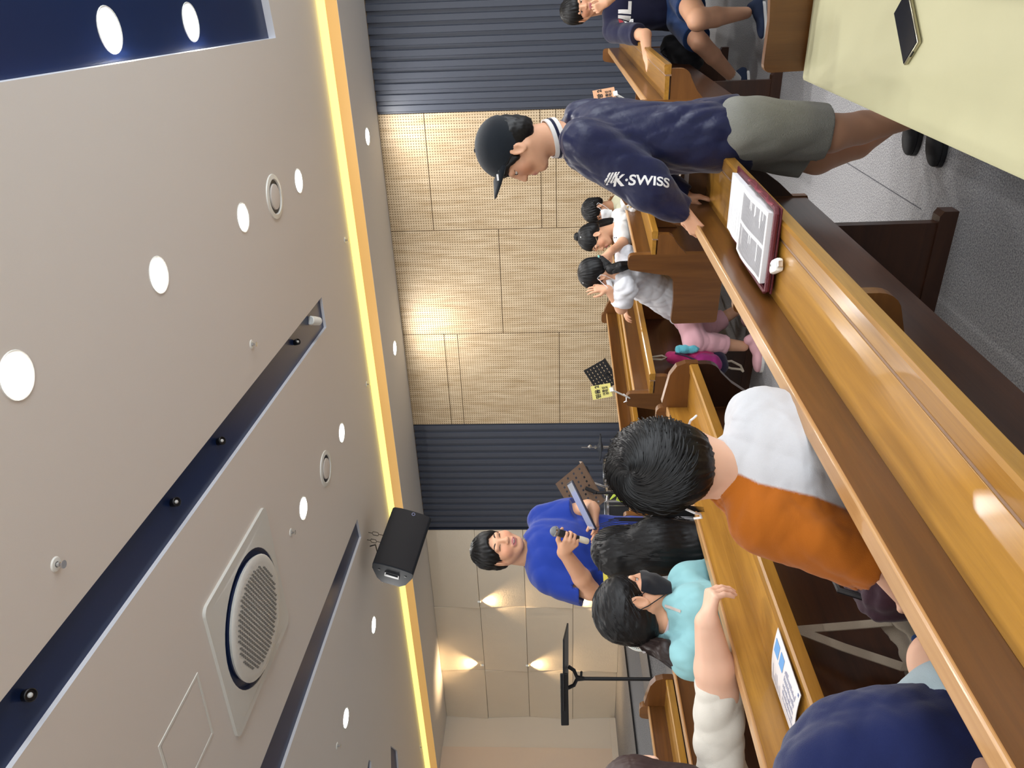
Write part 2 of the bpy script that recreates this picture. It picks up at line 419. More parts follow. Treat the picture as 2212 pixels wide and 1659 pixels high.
# right and rear walls with windows added out of view to hold fill lights
def window_wall(name, o, ax, L, wins, t=.15, z0=.85, z1=2.65):
    o, ax = Vector(o), Vector(ax); nrm = V(-ax.y, ax.x, 0)          # nrm points into the room
    w = MB(); cuts = [0]
    for a, b in wins: cuts += [a, b]
    cuts.append(L)
    def slab(a, b, za, zb):
        c = o + ax * (a + b) / 2 - nrm * t / 2 + V(0, 0, (za + zb) / 2); w.box(c, ((b - a) / 2, t / 2, (zb - za) / 2), frame(x=ax, z=V(0, 0, 1)))
    slab(0, L, 0, z0); slab(0, L, z1, HM + .1)
    for i in range(0, len(cuts), 2): slab(cuts[i], cuts[i + 1], z0, z1)
    struct(name, w, 'pale_wall')
    for a, b in wins:
        global NWIN; NWIN += 1
        f = MB(); Rw = frame(x=ax, z=V(0, 0, 1)); c = o + ax * (a + b) / 2 - nrm * .08 + V(0, 0, (z0 + z1) / 2); hw, hz = (b - a) / 2, (z1 - z0) / 2
        for sx in (-1, 0, 1): f.box(c + ax * sx * (hw - .03), (.03, .03, hz), Rw)
        for sz in (-1, 1): f.box(c + V(0, 0, sz * (hz - .03)), (hw, .03, .03), Rw)
        fo = struct('window_%d' % NWIN, f, 'white_plastic')
        MB().box(c - nrm * .03, (hw, .003, hz), Rw).build('pane', M.setdefault('glass', plain('window_glass', '#cfe0ee', .05)), fo)
        L_ = bpy.data.lights.new('window_fill', 'AREA'); L_.shape = 'RECTANGLE'; L_.size = b - a - .1; L_.size_y = z1 - z0 - .1; L_.energy = FILL_W; L_.color = (.9, .95, 1)
        lo = bpy.data.objects.new('window_fill', L_); COL.objects.link(lo); zz = -nrm; yy_ = V(0, 0, 1); xx = yy_.cross(zz)
        lo.matrix_world = Matrix(((xx.x, yy_.x, zz.x, c.x), (xx.y, yy_.y, zz.y, c.y), (xx.z, yy_.z, zz.z, c.z), (0, 0, 0, 1))) @ Matrix.Translation((0, 0, -.035))
        lo.parent = fo; lo.matrix_parent_inverse = Matrix.Identity(4)
NWIN = 0
window_wall('wall_right', (XR, YB, 0), (0, 1, 0), YW - YB, [(1.0, 3.6), (4.4, 7.0), (7.8, 10.4)])
window_wall('wall_front', (XR, YB, 0), (-1, 0, 0), XR - XL, [(1.0, 3.8), (4.8, 7.6), (8.6, 11.4)])
# stage platform and step
stg = struct('floor_stage', MB().bb((XL, YB, 0), (-7.9, YW + .02, .37)), 'carpet')
struct('floor_step', MB().bb((-7.9, YB, 0), (-7.25, YW + .02, .185)), 'carpet')
MB().bb((-7.9, YB, .352), (-7.885, YW, .372)).build('step_nosing', 'black_plastic', stg)
MB().bb((-7.25, YB, .167), (-7.235, YW, .187)).build('step_nosing', 'black_plastic', bpy.data.objects['floor_step'])
struct('baseboard_left', MB().bb((XL + .03, YB, .37), (XL + .045, YW - .05, .46)), 'pale_wall')

# ================================================================ CEILING FITTINGS
def downlight(p, r=.077, label='round white ceiling downlight glowing on the white ceiling', group='downlights on the white ceiling', lit=LAMP_W, make=True):
    t = empty('downlight', p, 0, label, 'downlight', group)
    MB().lathe([(r, .0), (r + .012, -.004), (r + .014, 0)], (0, 0, 0), n=28).build('trim_ring', 'white_plastic', t, True)
    MB().lathe([(0, -.003), (r, -.003)], (0, 0, 0), n=28).build('lens', 'lens', t)
    L = bpy.data.lights.new('lamp', 'AREA'); L.shape = 'DISK'; L.size = r * 1.8; L.energy = lit; L.color = (1, .98, .955)
    lo = bpy.data.objects.new('lamp', L); COL.objects.link(lo); lo.parent = t; lo.location = (0, 0, -.008)
    return t
for px, py, lb_ in ((645, 391, 'downlight between a round ceiling speaker and the yellow cove'), (525, 470, 'downlight beside a round ceiling speaker, farther from the yellow cove'),
                   (343, 594, 'downlight alone between the blue recess and the long blue slot'), (36, 811, 'large near downlight beside the long blue slot'),
                   (738, 935, 'downlight next to the yellow cove and a round speaker'), (655, 1098, 'downlight by a round speaker and the corner of the air conditioner'),
                   (807, 1350, 'downlight between the short blue slot and the yellow cove'), (747, 1551, 'downlight beside the short blue slot over the stage end')):
    downlight(PZ(px, py, HM), label=lb_)
for px, py, lb_ in ((237, 65, 'downlight in the middle of the dark blue ceiling recess'), (412, 48, 'downlight near the end of the dark blue ceiling recess')):
    downlight(PZ(px, py, HM + .05), .085, lb_, 'downlights in the blue recess')
for px, py, lb_ in ((793.5, 295, 'soffit downlight over the perforated boards next to the wide ribbed wall'), (852.5, 752, 'soffit downlight over the perforated boards near the drums')):
    downlight(PZ(px, py, HS), .07, lb_, 'downlights in the soffit', 15)
# the rest of the ceiling, outside the picture
rest = [(-2.6, 1.2), (-1.0, -.4), (1.2, 1.6), (2.6, 3.2), (1.0, 4.6), (2.4, 5.6), (-3.4, -1.6), (-1.2, -2.4), (1.2, -1.4), (2.8, -3.2), (-3.8, -3.6), (-6, -1), (-6.2, -3.2), (-5.6, 1.4), (-8.6, 1.2), (-8.6, -1.6), (.6, -3.8)]
for x, y in rest:
    downlight(V(x, y, HM), .077, 'round downlight of the ceiling behind the camera', 'downlights out of the picture', LAMP_W)

def ring_speaker(px, py, label):
    p = PZ(px, py, HM); t = empty('ceiling_speaker', p, 0, label, 'ceiling speaker', 'round ceiling speakers')
    MB().lathe([(.15, 0), (.148, -.008), (.118, -.012), (.112, -.002), (.112, 0)], (0, 0, 0), n=36).build('outer_ring', 'white_plastic', t, True)
    MB().lathe([(.112, -.0015), (.086, -.0015)], (0, 0, 0), n=36).build('gap', 'black_plastic', t)
    MB().lathe([(.086, -.001), (.084, -.012), (.05, -.016), (0, -.017)], (0, 0, 0), n=36).build('cone', 'ceiling', t, True)
ring_speaker(592, 425, 'round flush ceiling speaker beside two downlights near the ribbed wall')
ring_speaker(703, 1012, 'round flush ceiling speaker above the hanging loudspeaker')
for px, py in ((543, 744), (120, 1219), (628, 1150), (728, 1611), (745, 519), (792, 830), (907, 1614)):
    t = empty('sprinkler', PZ(px, py, HM), 0, 'small sprinkler head in the white ceiling', 'sprinkler', 'ceiling sprinkler heads')
    MB().lathe([(.03, 0), (.026, -.005), (.012, -.006), (.012, 0)], (0, 0, 0), n=20).build('escutcheon', 'white_plastic', t, True)
    MB().lathe([(.009, 0), (.009, -.018), (.004, -.022), (.004, -.03), (.016, -.031), (.016, -.033), (0, -.033)], (0, 0, 0), n=14).build('head', 'chrome', t, True)

# air-conditioning cassette: square panel, round dark outlet, disc with triangular holes
cs = [PZ(565, 1096, HM), PZ(430, 1331, HM), PZ(511.5, 1592, HM), PZ(623, 1333, HM)]
cc = sum(cs, V(0, 0, 0)) / 4; ea = ((cs[1] - cs[0]) + (cs[2] - cs[3])).normalized()
rz_ac = math.atan2(ea.y, ea.x)
hs_ = (sum((cs[(i + 1) % 4] - cs[i]).length for i in range(4)) / 4) / 2
ac = empty('air_conditioner', (cc.x, cc.y, HM), rz_ac, 'large white square ceiling air conditioner with round perforated disc', 'air conditioner')
rr = .05; out = []
for sx, sy, a0 in ((1, 1, 0), (-1, 1, 90), (-1, -1, 180), (1, -1, 270)):
    for k in range(6):
        a = math.radians(a0 + 18 * k); out.append((sx * (hs_ - rr) + rr * math.cos(a), sy * (hs_ - rr) + rr * math.sin(a)))
pm = MB(); n = len(out); circ = [(.418 * math.cos(2 * math.pi * i / 48), .418 * math.sin(2 * math.pi * i / 48)) for i in range(48)]
tri = geometry.tessellate_polygon([[V(a, b, 0) for a, b in out], [V(a, b, 0) for a, b in circ]])
pm.add([V(a, b, -.018) for a, b in out] + [V(a, b, -.026) for a, b in circ], tri)
pm.add([V(a, b, 0) for a, b in out] + [V(a, b, -.018) for a, b in out], [(i, (i + 1) % n, (i + 1) % n + n, i + n) for i in range(n)])
pm.add([V(a, b, -.026) for a, b in circ] + [V(a, b, .0) for a, b in circ], [(i, (i + 1) % 48, (i + 1) % 48 + 48, i + 48) for i in range(48)])
M['ac_white'] = plain('ac_white', '#e3e4df', .45)
pm.build('square_panel', 'ac_white', ac, True)
MB().lathe([(.418, -.02), (.40, .0), (.36, -.012), (.355, -.02)], (0, 0, 0), n=48).build('air_outlet', 'navy_gloss', ac, True)
MB().lathe([(.372, -.03), (.378, -.045), (.37, -.052), (.33, -.056), (0, -.058)], (0, 0, 0), n=48).build('disc', 'ac_white', ac, True)
tm = MB(); st = .03
for j in range(-12, 13):
    for i in range(-14, 15):
        x = i * st + (j % 2) * st / 2; y = j * st * .866
        if math.hypot(x, y) > .30: continue
        for up in (1, -1):
            yc = y + (.0 if up > 0 else st * .44); xc = x + (0 if up > 0 else st / 2); r_ = .0105
            tm.add([V(xc + r_ * math.cos(math.radians(90 * up + 120 * q)), yc + r_ * math.sin(math.radians(90 * up + 120 * q)), -.0592) for q in range(3)], [(0, 1, 2)])
ho = tm.build('grille_holes', plain('grille_hole', '#6d6d6c', .8), ac); ho['kind'] = 'stuff'
# access hatch
h0, h1, h2 = PZ(426, 1452, HM), PZ(341, 1613, HM), PZ(460, 1583, HM)
hc = (h1 + h2) / 2; u_ = (h1 - h0) / 2; w_ = (h2 - h0) / 2
ht = empty('access_hatch', hc, 0, 'flush white square access hatch in the ceiling', 'hatch')
fm = MB()
def ringq(k0, k1, z):
    q = [(1, 1), (-1, 1), (-1, -1), (1, -1)]
    vs = [(u_ * a + w_ * b) * k0 + V(0, 0, z) for a, b in q] + [(u_ * a + w_ * b) * k1 + V(0, 0, z) for a, b in q]
    fm.add(vs, [(i, (i + 1) % 4, (i + 1) % 4 + 4, i + 4) for i in range(4)])
ringq(1.0, .93, -.004); ringq(1.0, 1.0, 0)
q = [(1, 1), (-1, 1), (-1, -1), (1, -1)]
fm.add([(u_ * a + w_ * b) + V(0, 0, 0) for a, b in q] + [(u_ * a + w_ * b) + V(0, 0, -.004) for a, b in q], [(i, (i + 1) % 4, (i + 1) % 4 + 4, i + 4) for i in range(4)])
fm.add([(u_ * a + w_ * b) * .93 + V(0, 0, 0) for a, b in q] + [(u_ * a + w_ * b) * .93 + V(0, 0, -.004) for a, b in q], [(i, (i + 1) % 4, (i + 1) % 4 + 4, i + 4) for i in range(4)])
fm.build('frame', 'white_plastic', ht)
MB().add([(u_ * a + w_ * b) * .91 + V(0, 0, -.002) for a, b in q], [(0, 1, 2, 3)]).build('door', 'ceiling', ht)
# spot fittings inside the long slot
def spot(px, py, white, label):
    p = PZ(px, py, HM - .014); t = empty('slot_spotlight', p, 0, label, 'spotlight', None if white else 'dark spotlights in the ceiling slot')
    Rr = frame(z=V(.45, -.3, -1), y=V(0, 1, 0))
    if white:
        MB().lathe([(0, -.05), (.032, -.05), (.036, .0), (.036, .05), (.03, .055), (0, .05)], (0, 0, .0), rotm(math.radians(68), 0, .5), n=20).build('body', 'white_plastic', t, True)
    else:
        MB().lathe([(0, -.02), (.02, -.02), (.024, .018), (.021, .021), (.017, .013), (0, .012)], (0, 0, .016), Rr, n=18).build('body', 'black_metal', t, True)
        MB().ball(V(0, 0, .016) + Rr @ V(0, 0, .013), .010).build('bulb', plain('spot_glass', '#c9cac8', .25), t, 'all')
    MB().tube([V(0, 0, .035), V(0, 0, .012)], .008).build('stem', 'black_metal', t)
spot(680, 693, True, 'white cylinder spotlight in the end of the dark ceiling slot')
for px, py in ((645, 739), (482, 953), (384, 1085), (70, 1502)): spot(px, py, False, 'small dark spotlight inside the long blue ceiling slot')

# hanging loudspeaker
sp = P(870, 1166, 7.45); spk = empty('loudspeaker', sp, 0, 'black loudspeaker with a grey end and handle hanging from the ceiling', 'loudspeaker')
l0 = (CR * -30 - CU * 106).normalized(); hh = (CR * 88 - CU * 25).normalized(); th = math.radians(40)
Ld = (l0 * math.cos(th) - FWD * math.sin(th)).normalized(); Nd = Ld.cross(hh).normalized()
if Nd.dot(FWD) > 0: Nd = -Nd
sl, shh, sd = .315, .2, .36                      # half length, half height, depth
front = [(-shh + .015, .0), (-shh * .6, .016), (0, .022), (shh * .6, .016), (shh - .015, 0), (shh, -.02)]
back = [(shh, -.1), (shh * .72, -sd * .8), (shh * .45, -sd), (-shh * .45, -sd), (-shh * .72, -sd * .8), (-shh, -.1), (-shh, -.02)]
MB().prism(front + back, (0, 0, 0), hh, Nd, Ld, -sl, sl).build('cabinet', plain('grey_cabinet', '#2a2e34', .7, spec=.15), spk, True)
MB().prism([(a * .97, b + .004) for a, b in front] + [(shh * .97, -.01), (-shh * .97, -.01)], (0, 0, 0), hh, Nd, Ld, -sl - .002, sl - .012).build('grille', plain('black_grille', '#17171d', .7, bump=.3, bscale=500), spk, True)
ec = Ld * (sl + .001) + Nd * -.15
MB().box(ec, (.075, .045, .006), frame(x=hh, z=Ld), .004).build('handle_recess', plain('grey_dark', '#33363b', .5), spk)
MB().box(ec + Ld * .012 + Nd * .02, (.06, .008, .006), frame(x=hh, z=Ld), .004).build('handle', plain('grey_handle', '#3a3e44', .5), spk)
for s_ in (-1, 1): MB().lathe([(0, .002), (.012, .002), (.012, 0)], ec + hh * s_ * .13 + Nd * .05, frame(x=hh, z=Ld), n=14).build('bolt_cover', 'black_plastic', spk)
lg = -Ld * (sl - .03) + Nd * .027 + hh * .02
MB().lathe([(.012, 0), (.015, .002), (.018, 0)], lg, frame(x=hh, z=Nd), n=18).build('logo_ring', plain('logo_blue', '#8d93b8', .4), spk)
def hanger(px, py, f):
    top = PZ(px, py, HM) - sp; a = -hh * shh + Ld * f + Nd * -.06
    mb = MB(); mb.tube([a, a + (top - a) * .3], .004); m1 = a + (top - a) * .3; m2 = a + (top - a) * .75; sd_ = (top - a).normalized().cross(FWD).normalized() * .02
    mb.tube([m1, m1 + sd_ * .8 + (m2 - m1) * .15, m2 + sd_ * .8 - (m2 - m1) * .15, m2, m2 - sd_ * .8 - (m2 - m1) * .15, m1 - sd_ * .8 + (m2 - m1) * .15, m1], .004)
    mb.tube([m2, top], .004); mb.build('hanging_hook', plain('steel_hook', '#77736c', .35, metal=.8), spk)
hanger(796, 1150, -.02); hanger(793, 1166, .06)
tp = PZ(799, 1180, HM) - sp
MB().tube([tp, tp + V(.02, 0, -.06), -hh * shh * .8 + Ld * .22 + Nd * -.1], .006).build('cable', 'black_plastic', spk)

# ================================================================ PEWS
M['worn'] = plain('worn_groove', '#8d6f58', .5, var=.25, vscale=60)
M['lower'] = wood('shaded_lower_wood', '#3d2110', '#583217', rough=.3, coat=.5)  # pew wood darkened to put the shade under the shelf into its colour
def arc(cx, cy, r, a0, a1, n=5):
    return [(cx + r * math.cos(math.radians(a0 + (a1 - a0) * k / n)), cy + r * math.sin(math.radians(a0 + (a1 - a0) * k / n))) for k in range(n + 1)]
# outline of an end panel: (-x forward, z)
ENDP = [(0, .36), (0, .82)] + arc(-.025, .82, .025, 0, 90, 4) + arc(-.07, .82, .025, 90, 170, 4) + [(-.125, .66)] + arc(-.185, .645, .06, 0, -80, 5)[0:] + \
       [(-.30, .575), (-.40, .578)] + arc(-.425, .553, .025, 90, 180, 4) + [(-.445, .34)] + arc(-.425, .335, .02, 180, 270, 3) + [(-.10, .315)]
def pew(loc, rz, y0, y1, label, sdep=.2, cheek0=False, cheek1=True, legs=(), brackets=(), group=None, bm='back'):
    t = empty('pew', (loc[0], loc[1], 0), rz, label, 'pew', group)
    X, Z = V(1, 0, 0), V(0, 0, 1)
    for y in (y0, y1):
        ya, yb = (y, y + .032) if y == y0 else (y - .032, y)
        MB().prism(ENDP, (0, 0, 0), X, Z, V(0, 1, 0), ya, yb).build('end_panel', 'panel_v', t)
    a, b = y0 + .032, y1 - .032
    MB().bb((-.03, a, .70), (0, b, .80), .003).build('backrest', bm, t)
    MB().bb((-.033, a, .797), (.003, b, .806), .003).build('top_edge', 'edge', t)
    MB().bb((-.03, a, .365), (-.004, b, .70)).build('lower_back', 'lower', t)
    MB().bb((-.45, a, .395), (-.03, b, .425), .006).build('seat', 'shelf', t)
    sh = sdep - .052
    e0 = y0 if not cheek0 else a
    MB().bb((0, e0, .698), (sh, b, .72), .001).build('shelf', 'shelf', t)
    lm = MB().prism([(sh + .007, .698), (sh + .007, .7205), (sh + .012, .7235), (sdep - .006, .7265), (sdep, .721), (sdep, .692), (sh + .007, .692)], (0, 0, 0), X, Z, V(0, 1, 0), e0, b)
    lm.build('shelf_lip', 'shelf', t)
    MB().bb((sh - .001, e0, .69), (sh + .007, b, .7188)).build('shelf_groove', 'worn', t)
    for ch, ya in ((cheek0, y0), (cheek1, y1 - .032)):
        if ch:
            pr = [(0, .69), (0, .815), (.02, .825), (sdep - .05, .80), (sdep - .01, .775), (sdep + .004, .74), (sdep + .004, .69)]
            MB().prism(pr, (0, 0, 0), X, Z, V(0, 1, 0), ya, ya + .032).build('shelf_cheek', 'panel', t)
            pr = [(0, .69), (sdep, .69), (sdep, .66)] + arc(sdep - .06, .655, .06, 0, -70, 4) + [(sdep - .09, .55), (.045, .46), (0, .41)]
            MB().prism(pr, (0, 0, 0), X, Z, V(0, 1, 0), ya, ya + .032).build('bracket', 'leg', t)
    for y in brackets:
        w = sdep - .02
        pr = [(0, .69), (w, .69), (w, .65)] + arc(w - .05, .645, .05, 0, -80, 5) + [(.04, .565), (0, .53)]
        MB().prism(pr, (0, 0, 0), X, Z, V(0, 1, 0), y, y + .03).build('bracket', 'panel', t)
    for y in legs:
        MB().prism([(-.40, .05), (-.40, .395), (-.035, .395), (-.006, .365), (-.004, .06), (-.004, .05)], (0, 0, 0), X, Z, V(0, 1, 0), y, y + .035).build('leg_panel', 'leg', t)
        MB().prism([(-.43, 0), (-.43, .045), (-.41, .055), (.018, .055), (.034, .045), (.034, 0)], (0, 0, 0), X, Z, V(0, 1, 0), y - .008, y + .043).build('foot', 'leg', t)
    return t
FE = 2.78
pew((.11, 0), 0, -.95, 2.735, 'pew with a cream seat cushion in front of the camera', legs=(-.5, 2.3), cheek1=False)
pewA = pew((-.76, 0), 0, -.95, FE, 'pew whose shelf holds the open book', legs=(-.4, 2.41), brackets=(-.2, 1.40))
pewB = pew((-1.63, 0), 0, -.95, FE, 'pew whose shelf holds a white leaflet and a hanging tote bag', legs=(-.4, 2.41), brackets=(-.2,), bm='shelf')
pewC = pew((-2.50, 0), 0, -.95, 2.66, 'pew just ahead of the girl in the mint blouse', legs=(-.4, 2.1), brackets=(-.2,))
pewK = pew((-3.37, 0), 0, -.95, 2.70, 'empty pew nearest the stage steps', legs=(-.4, 2.3), brackets=(-.2,))
pewD = pew((-1.43, 4.06), math.radians(-7.5), 0, 1.75, 'pew on which the girl in pink trousers sits', sdep=.14, cheek1=True, legs=(.5, 1.4), brackets=(.0, .35, 1.3))
pewE = pew((-2.19, 3.85), math.radians(-8), 0, 2.5, 'pew with the yellow sign tied to its end panel beside the perforated wall', sdep=.14, cheek1=True, legs=(.5, 2.0), brackets=(.0, .8, 2.0))
pewH = pew((-2.99, 3.75), math.radians(-9), 0, 2.32, 'pew at the front before the perforated wall, its far cheek showing', sdep=.14, cheek1=True, legs=(.5, 2.0), brackets=(.0,))
pewF = pew((-.60, 3.92), 0, 0, 2.6, 'pew before the boy in navy shorts, a peach sign on its end panel', sdep=.16, cheek1=False, legs=(.6, 2.0), brackets=(.0, 2.3))
pewG = pew((.29, 4.0), 0, 0, 2.6, 'pew on which the boy in the navy logo shirt sits', sdep=.16, cheek1=False, legs=(.6, 2.0), brackets=(.0,))

# cushions
def cushion(x0, x1, y0, y1, z0, z1, label):
    mb = MB(); mb.bb((x0, y0, z0), (x1, y1, z1), .012)
    o = mb.build('seat_cushion', 'cushion', None, True); tag(o, label, 'cushion'); return o
cushion(-.365, .075, -.9, 2.69, .427, .455, 'long cream seat cushion with a phone lying on it')
cushion(-.145, .255, 4.04, 6.5, .427, .455, 'cream seat cushion under the boy in navy shorts')
# ================================================================ BODIES: smooth solids from joints
def D(ix, iy, iz=0):            # a direction given along the photo's axes: ix to the right edge, iy to the lower edge, iz away
    return (CR * ix - CU * iy + FWD * iz)
def Dn(ix, iy, iz=0): return D(ix, iy, iz).normalized()
A_ = lambda v: np.array(v, dtype=np.float32)
class Sdf:
    def __init__(s, h=.006): s.h = h; s.ops = []; s.nz = None
    def _add(s, fn, lo, hi, k, op): s.ops.append((fn, np.array(lo, float), np.array(hi, float), k, op)); return s
    def cap(s, a, b, ra, rb=None, k=.012, op=1, flat=None, clip=None):
        rb = ra if rb is None else rb; a_, b_ = np.array(a, float), np.array(b, float); rm = max(ra, rb)
        ax, q = (np.array(Vector(flat[0]).normalized()), flat[1]) if flat else (None, 1)
        cl = [(np.array(p, float), np.array(Vector(n).normalized())) for p, n in (clip or [])]
        def fn(X, Y, Z):
            px, py, pz = X - a_[0], Y - a_[1], Z - a_[2]; bx, by, bz = b_ - a_
            if ax is not None:
                c = (px * ax[0] + py * ax[1] + pz * ax[2]) * (1 / q - 1); px = px + ax[0] * c; py = py + ax[1] * c; pz = pz + ax[2] * c
                c2 = (bx * ax[0] + by * ax[1] + bz * ax[2]) * (1 / q - 1); bx += ax[0] * c2; by += ax[1] * c2; bz += ax[2] * c2
            L = bx * bx + by * by + bz * bz + 1e-12
            t = np.clip((px * bx + py * by + pz * bz) / L, 0, 1)
            d = np.sqrt((px - t * bx) ** 2 + (py - t * by) ** 2 + (pz - t * bz) ** 2) - (ra + (rb - ra) * t)
            if q < 1: d = d * (.5 + .5 * q)
            for p, n in cl: d = np.maximum(d, (X - p[0]) * n[0] + (Y - p[1]) * n[1] + (Z - p[2]) * n[2])
            return d
        m = rm * max(1, q)
        return s._add(fn, np.minimum(a_ - m, b_ - m), np.maximum(a_ + m, b_ + m), k, op)
    def ell(s, c, r, R=None, k=.012, op=1, clip=None):
        c_ = np.array(c, float); r_ = np.array(r, float) if not isinstance(r, (int, float)) else np.array([r] * 3, float)
        Rm = np.array(R if R is not None else Matrix.Identity(3), float)      # columns are axes
        cl = [(np.array(p, float), np.array(Vector(n).normalized())) for p, n in (clip or [])]
        def fn(X, Y, Z):
            x, y, z = X - c_[0], Y - c_[1], Z - c_[2]
            u = (x * Rm[0, 0] + y * Rm[1, 0] + z * Rm[2, 0]) / r_[0]; v = (x * Rm[0, 1] + y * Rm[1, 1] + z * Rm[2, 1]) / r_[1]; w = (x * Rm[0, 2] + y * Rm[1, 2] + z * Rm[2, 2]) / r_[2]
            k0 = np.sqrt(u * u + v * v + w * w); k1 = np.sqrt((u / r_[0]) ** 2 + (v / r_[1]) ** 2 + (w / r_[2]) ** 2) + 1e-9
            d = k0 * (k0 - 1) / k1
            for p, n in cl: d = np.maximum(d, (X - p[0]) * n[0] + (Y - p[1]) * n[1] + (Z - p[2]) * n[2])
            return d
        ext = np.sqrt(((Rm * r_[None, :]) ** 2).sum(1))
        return s._add(fn, c_ - ext, c_ + ext, k, op)
    def box(s, c, hf, R=None, r=.01, k=.01, op=1):
        c_ = np.array(c, float); h_ = np.array(hf, float) - r; Rm = np.array(R if R is not None else Matrix.Identity(3), float)
        def fn(X, Y, Z):
            x, y, z = X - c_[0], Y - c_[1], Z - c_[2]
            q = [np.abs(x * Rm[0, i] + y * Rm[1, i] + z * Rm[2, i]) - h_[i] for i in range(3)]
            o = np.sqrt(sum(np.maximum(a, 0) ** 2 for a in q)); return o + np.minimum(np.maximum(np.maximum(q[0], q[1]), q[2]), 0) - r
        ext = np.abs(Rm) @ (h_ + r)
        return s._add(fn, c_ - ext, c_ + ext, k, op)
    def cut(s, p, n, c=None, rad=None, k=.004):
        """remove everything on the side n points to, within rad of c"""
        p_ = np.array(p, float); n_ = np.array(Vector(n).normalized())
        c_ = np.array(c if c is not None else p, float); rad_ = rad or 9
        def fn(X, Y, Z):
            d = (X - p_[0]) * n_[0] + (Y - p_[1]) * n_[1] + (Z - p_[2]) * n_[2]
            if rad: d = np.minimum(d, rad_ - np.sqrt((X - c_[0]) ** 2 + (Y - c_[1]) ** 2 + (Z - c_[2]) ** 2))
            return -d
        return s._add(fn, c_ - rad_, c_ + rad_, k, -1)
    def noise(s, amp, freq, seed=0, axis=None, stretch=1, mask=None):
        """wavy folds: sum of a few warped sines"""
        rng = np.random.RandomState(seed); ws = []
        for i in range(5):
            v = rng.normal(size=3); v /= np.linalg.norm(v)
            if axis is not None:
                a = np.array(Vector(axis).normalized()); v = v - a * (v @ a) * (1 - 1 / stretch); v /= np.linalg.norm(v)
            wv = rng.normal(size=3) * freq * .5
            if axis is not None: wv = wv - a * (wv @ a) * (1 - 1.6 / stretch)
            ws.append((v * freq * rng.uniform(.6, 1.6), rng.uniform(0, 6.28), wv, rng.uniform(0, 6.28)))
        def f(X, Y, Z):
            o = 0
            for v, ph, w, p2 in ws:
                a = X * v[0] + Y * v[1] + Z * v[2] + ph + 1.1 * np.sin(X * w[0] + Y * w[1] + Z * w[2] + p2)
                o = o + (1 - np.abs(np.sin(a)) * 1.6)
            return o * (amp / 2.6)
        s.nz = (s.nz or []) + [(f, mask)]; return s
    def field(s):
        pos = [o for o in s.ops if o[4] > 0]; h = s.h; pad = 4 * h
        lo = np.min([o[1] for o in pos], axis=0) - pad; hi = np.max([o[2] for o in pos], axis=0) + pad
        n = np.ceil((hi - lo) / h).astype(int) + 1
        ax = [(lo[i] + h * np.arange(n[i])).astype(np.float32) for i in range(3)]
        d = np.full(n, 1.0, np.float32)
        for fn, l, hh_, k, op in s.ops:
            m = k + 2.5 * h
            i0 = np.clip(np.floor((l - m - lo) / h).astype(int), 0, n); i1 = np.clip(np.ceil((hh_ + m - lo) / h).astype(int) + 1, 0, n)
            if np.any(i1 <= i0): continue
            sl = tuple(slice(a, b) for a, b in zip(i0, i1))
            X = ax[0][sl[0]][:, None, None]; Y = ax[1][sl[1]][None, :, None]; Z = ax[2][sl[2]][None, None, :]
            d2 = fn(X, Y, Z).astype(np.float32); d1 = d[sl]
            if op > 0:
                t = np.clip(.5 + .5 * (d1 - d2) / k, 0, 1); d[sl] = d1 * (1 - t) + d2 * t - k * t * (1 - t)
            else:
                d2 = -d2; t = np.clip(.5 - .5 * (d1 - d2) / k, 0, 1); d[sl] = d1 * (1 - t) + d2 * t + k * t * (1 - t)
        if s.nz:
            m = np.abs(d) < .03; ii = np.nonzero(m); X, Y, Z = [ax[q][ii[q]] for q in range(3)]
            for f, mask in s.nz:
                dv = f(X, Y, Z)
                if mask is not None: dv = dv * mask(X, Y, Z)
                d[ii] += dv.astype(np.float32)
        s.d, s.lo, s.ax = d, lo, ax
        return s
    def val(s, p):
        i = np.round((np.array(p) - s.lo) / s.h).astype(int)
        if np.any(i < 0) or np.any(i >= s.d.shape): return 1.0
        g = (np.array(p) - s.lo) / s.h; b = np.clip(np.floor(g).astype(int), 0, np.array(s.d.shape) - 2); t = g - b
        c = s.d[b[0]:b[0] + 2, b[1]:b[1] + 2, b[2]:b[2] + 2]
        c = c[0] * (1 - t[0]) + c[1] * t[0]; c = c[0] * (1 - t[1]) + c[1] * t[1]; return float(c[0] * (1 - t[2]) + c[1] * t[2])
    def hit(s, p, dirn, far=.3, step=None):
        """walk from p along dirn until the surface is met"""
        dirn = Vector(dirn).normalized(); st = step or s.h * .35; t = 0; p = Vector(p)
        while t < far:
            if s.val(p + dirn * t) < 0: return p + dirn * t
            t += st
        return None
    def mesh(s, name, paint=None, base=(1, 1, 1)):
        if not hasattr(s, 'd'): s.field()
        d, h, lo = s.d, s.h, s.lo; sg = d < 0
        cnt = np.zeros(np.array(d.shape) - 1, np.int8); off = [(a, b, c) for a in (0, 1) for b in (0, 1) for c in (0, 1)]
        for a, b, c in off: cnt += sg[a:d.shape[0] - 1 + a, b:d.shape[1] - 1 + b, c:d.shape[2] - 1 + c]
        act = (cnt > 0) & (cnt < 8); idx = np.argwhere(act)
        vals = np.stack([d[idx[:, 0] + a, idx[:, 1] + b, idx[:, 2] + c] for a, b, c in off], 1)
        acc = np.zeros((len(idx), 3)); num = np.zeros(len(idx)); o3 = np.array(off, float)
        for i in range(8):
            for j in range(i + 1, 8):
                if np.abs(o3[i] - o3[j]).sum() != 1: continue
                m = (vals[:, i] < 0) != (vals[:, j] < 0); t = vals[m, i] / (vals[m, i] - vals[m, j])
                acc[m] += o3[i] + t[:, None] * (o3[j] - o3[i]); num[m] += 1
        vt = lo + h * (idx + acc / num[:, None])
        vid = np.full(act.shape, -1, np.int32); vid[act] = np.arange(len(idx)); quads = []
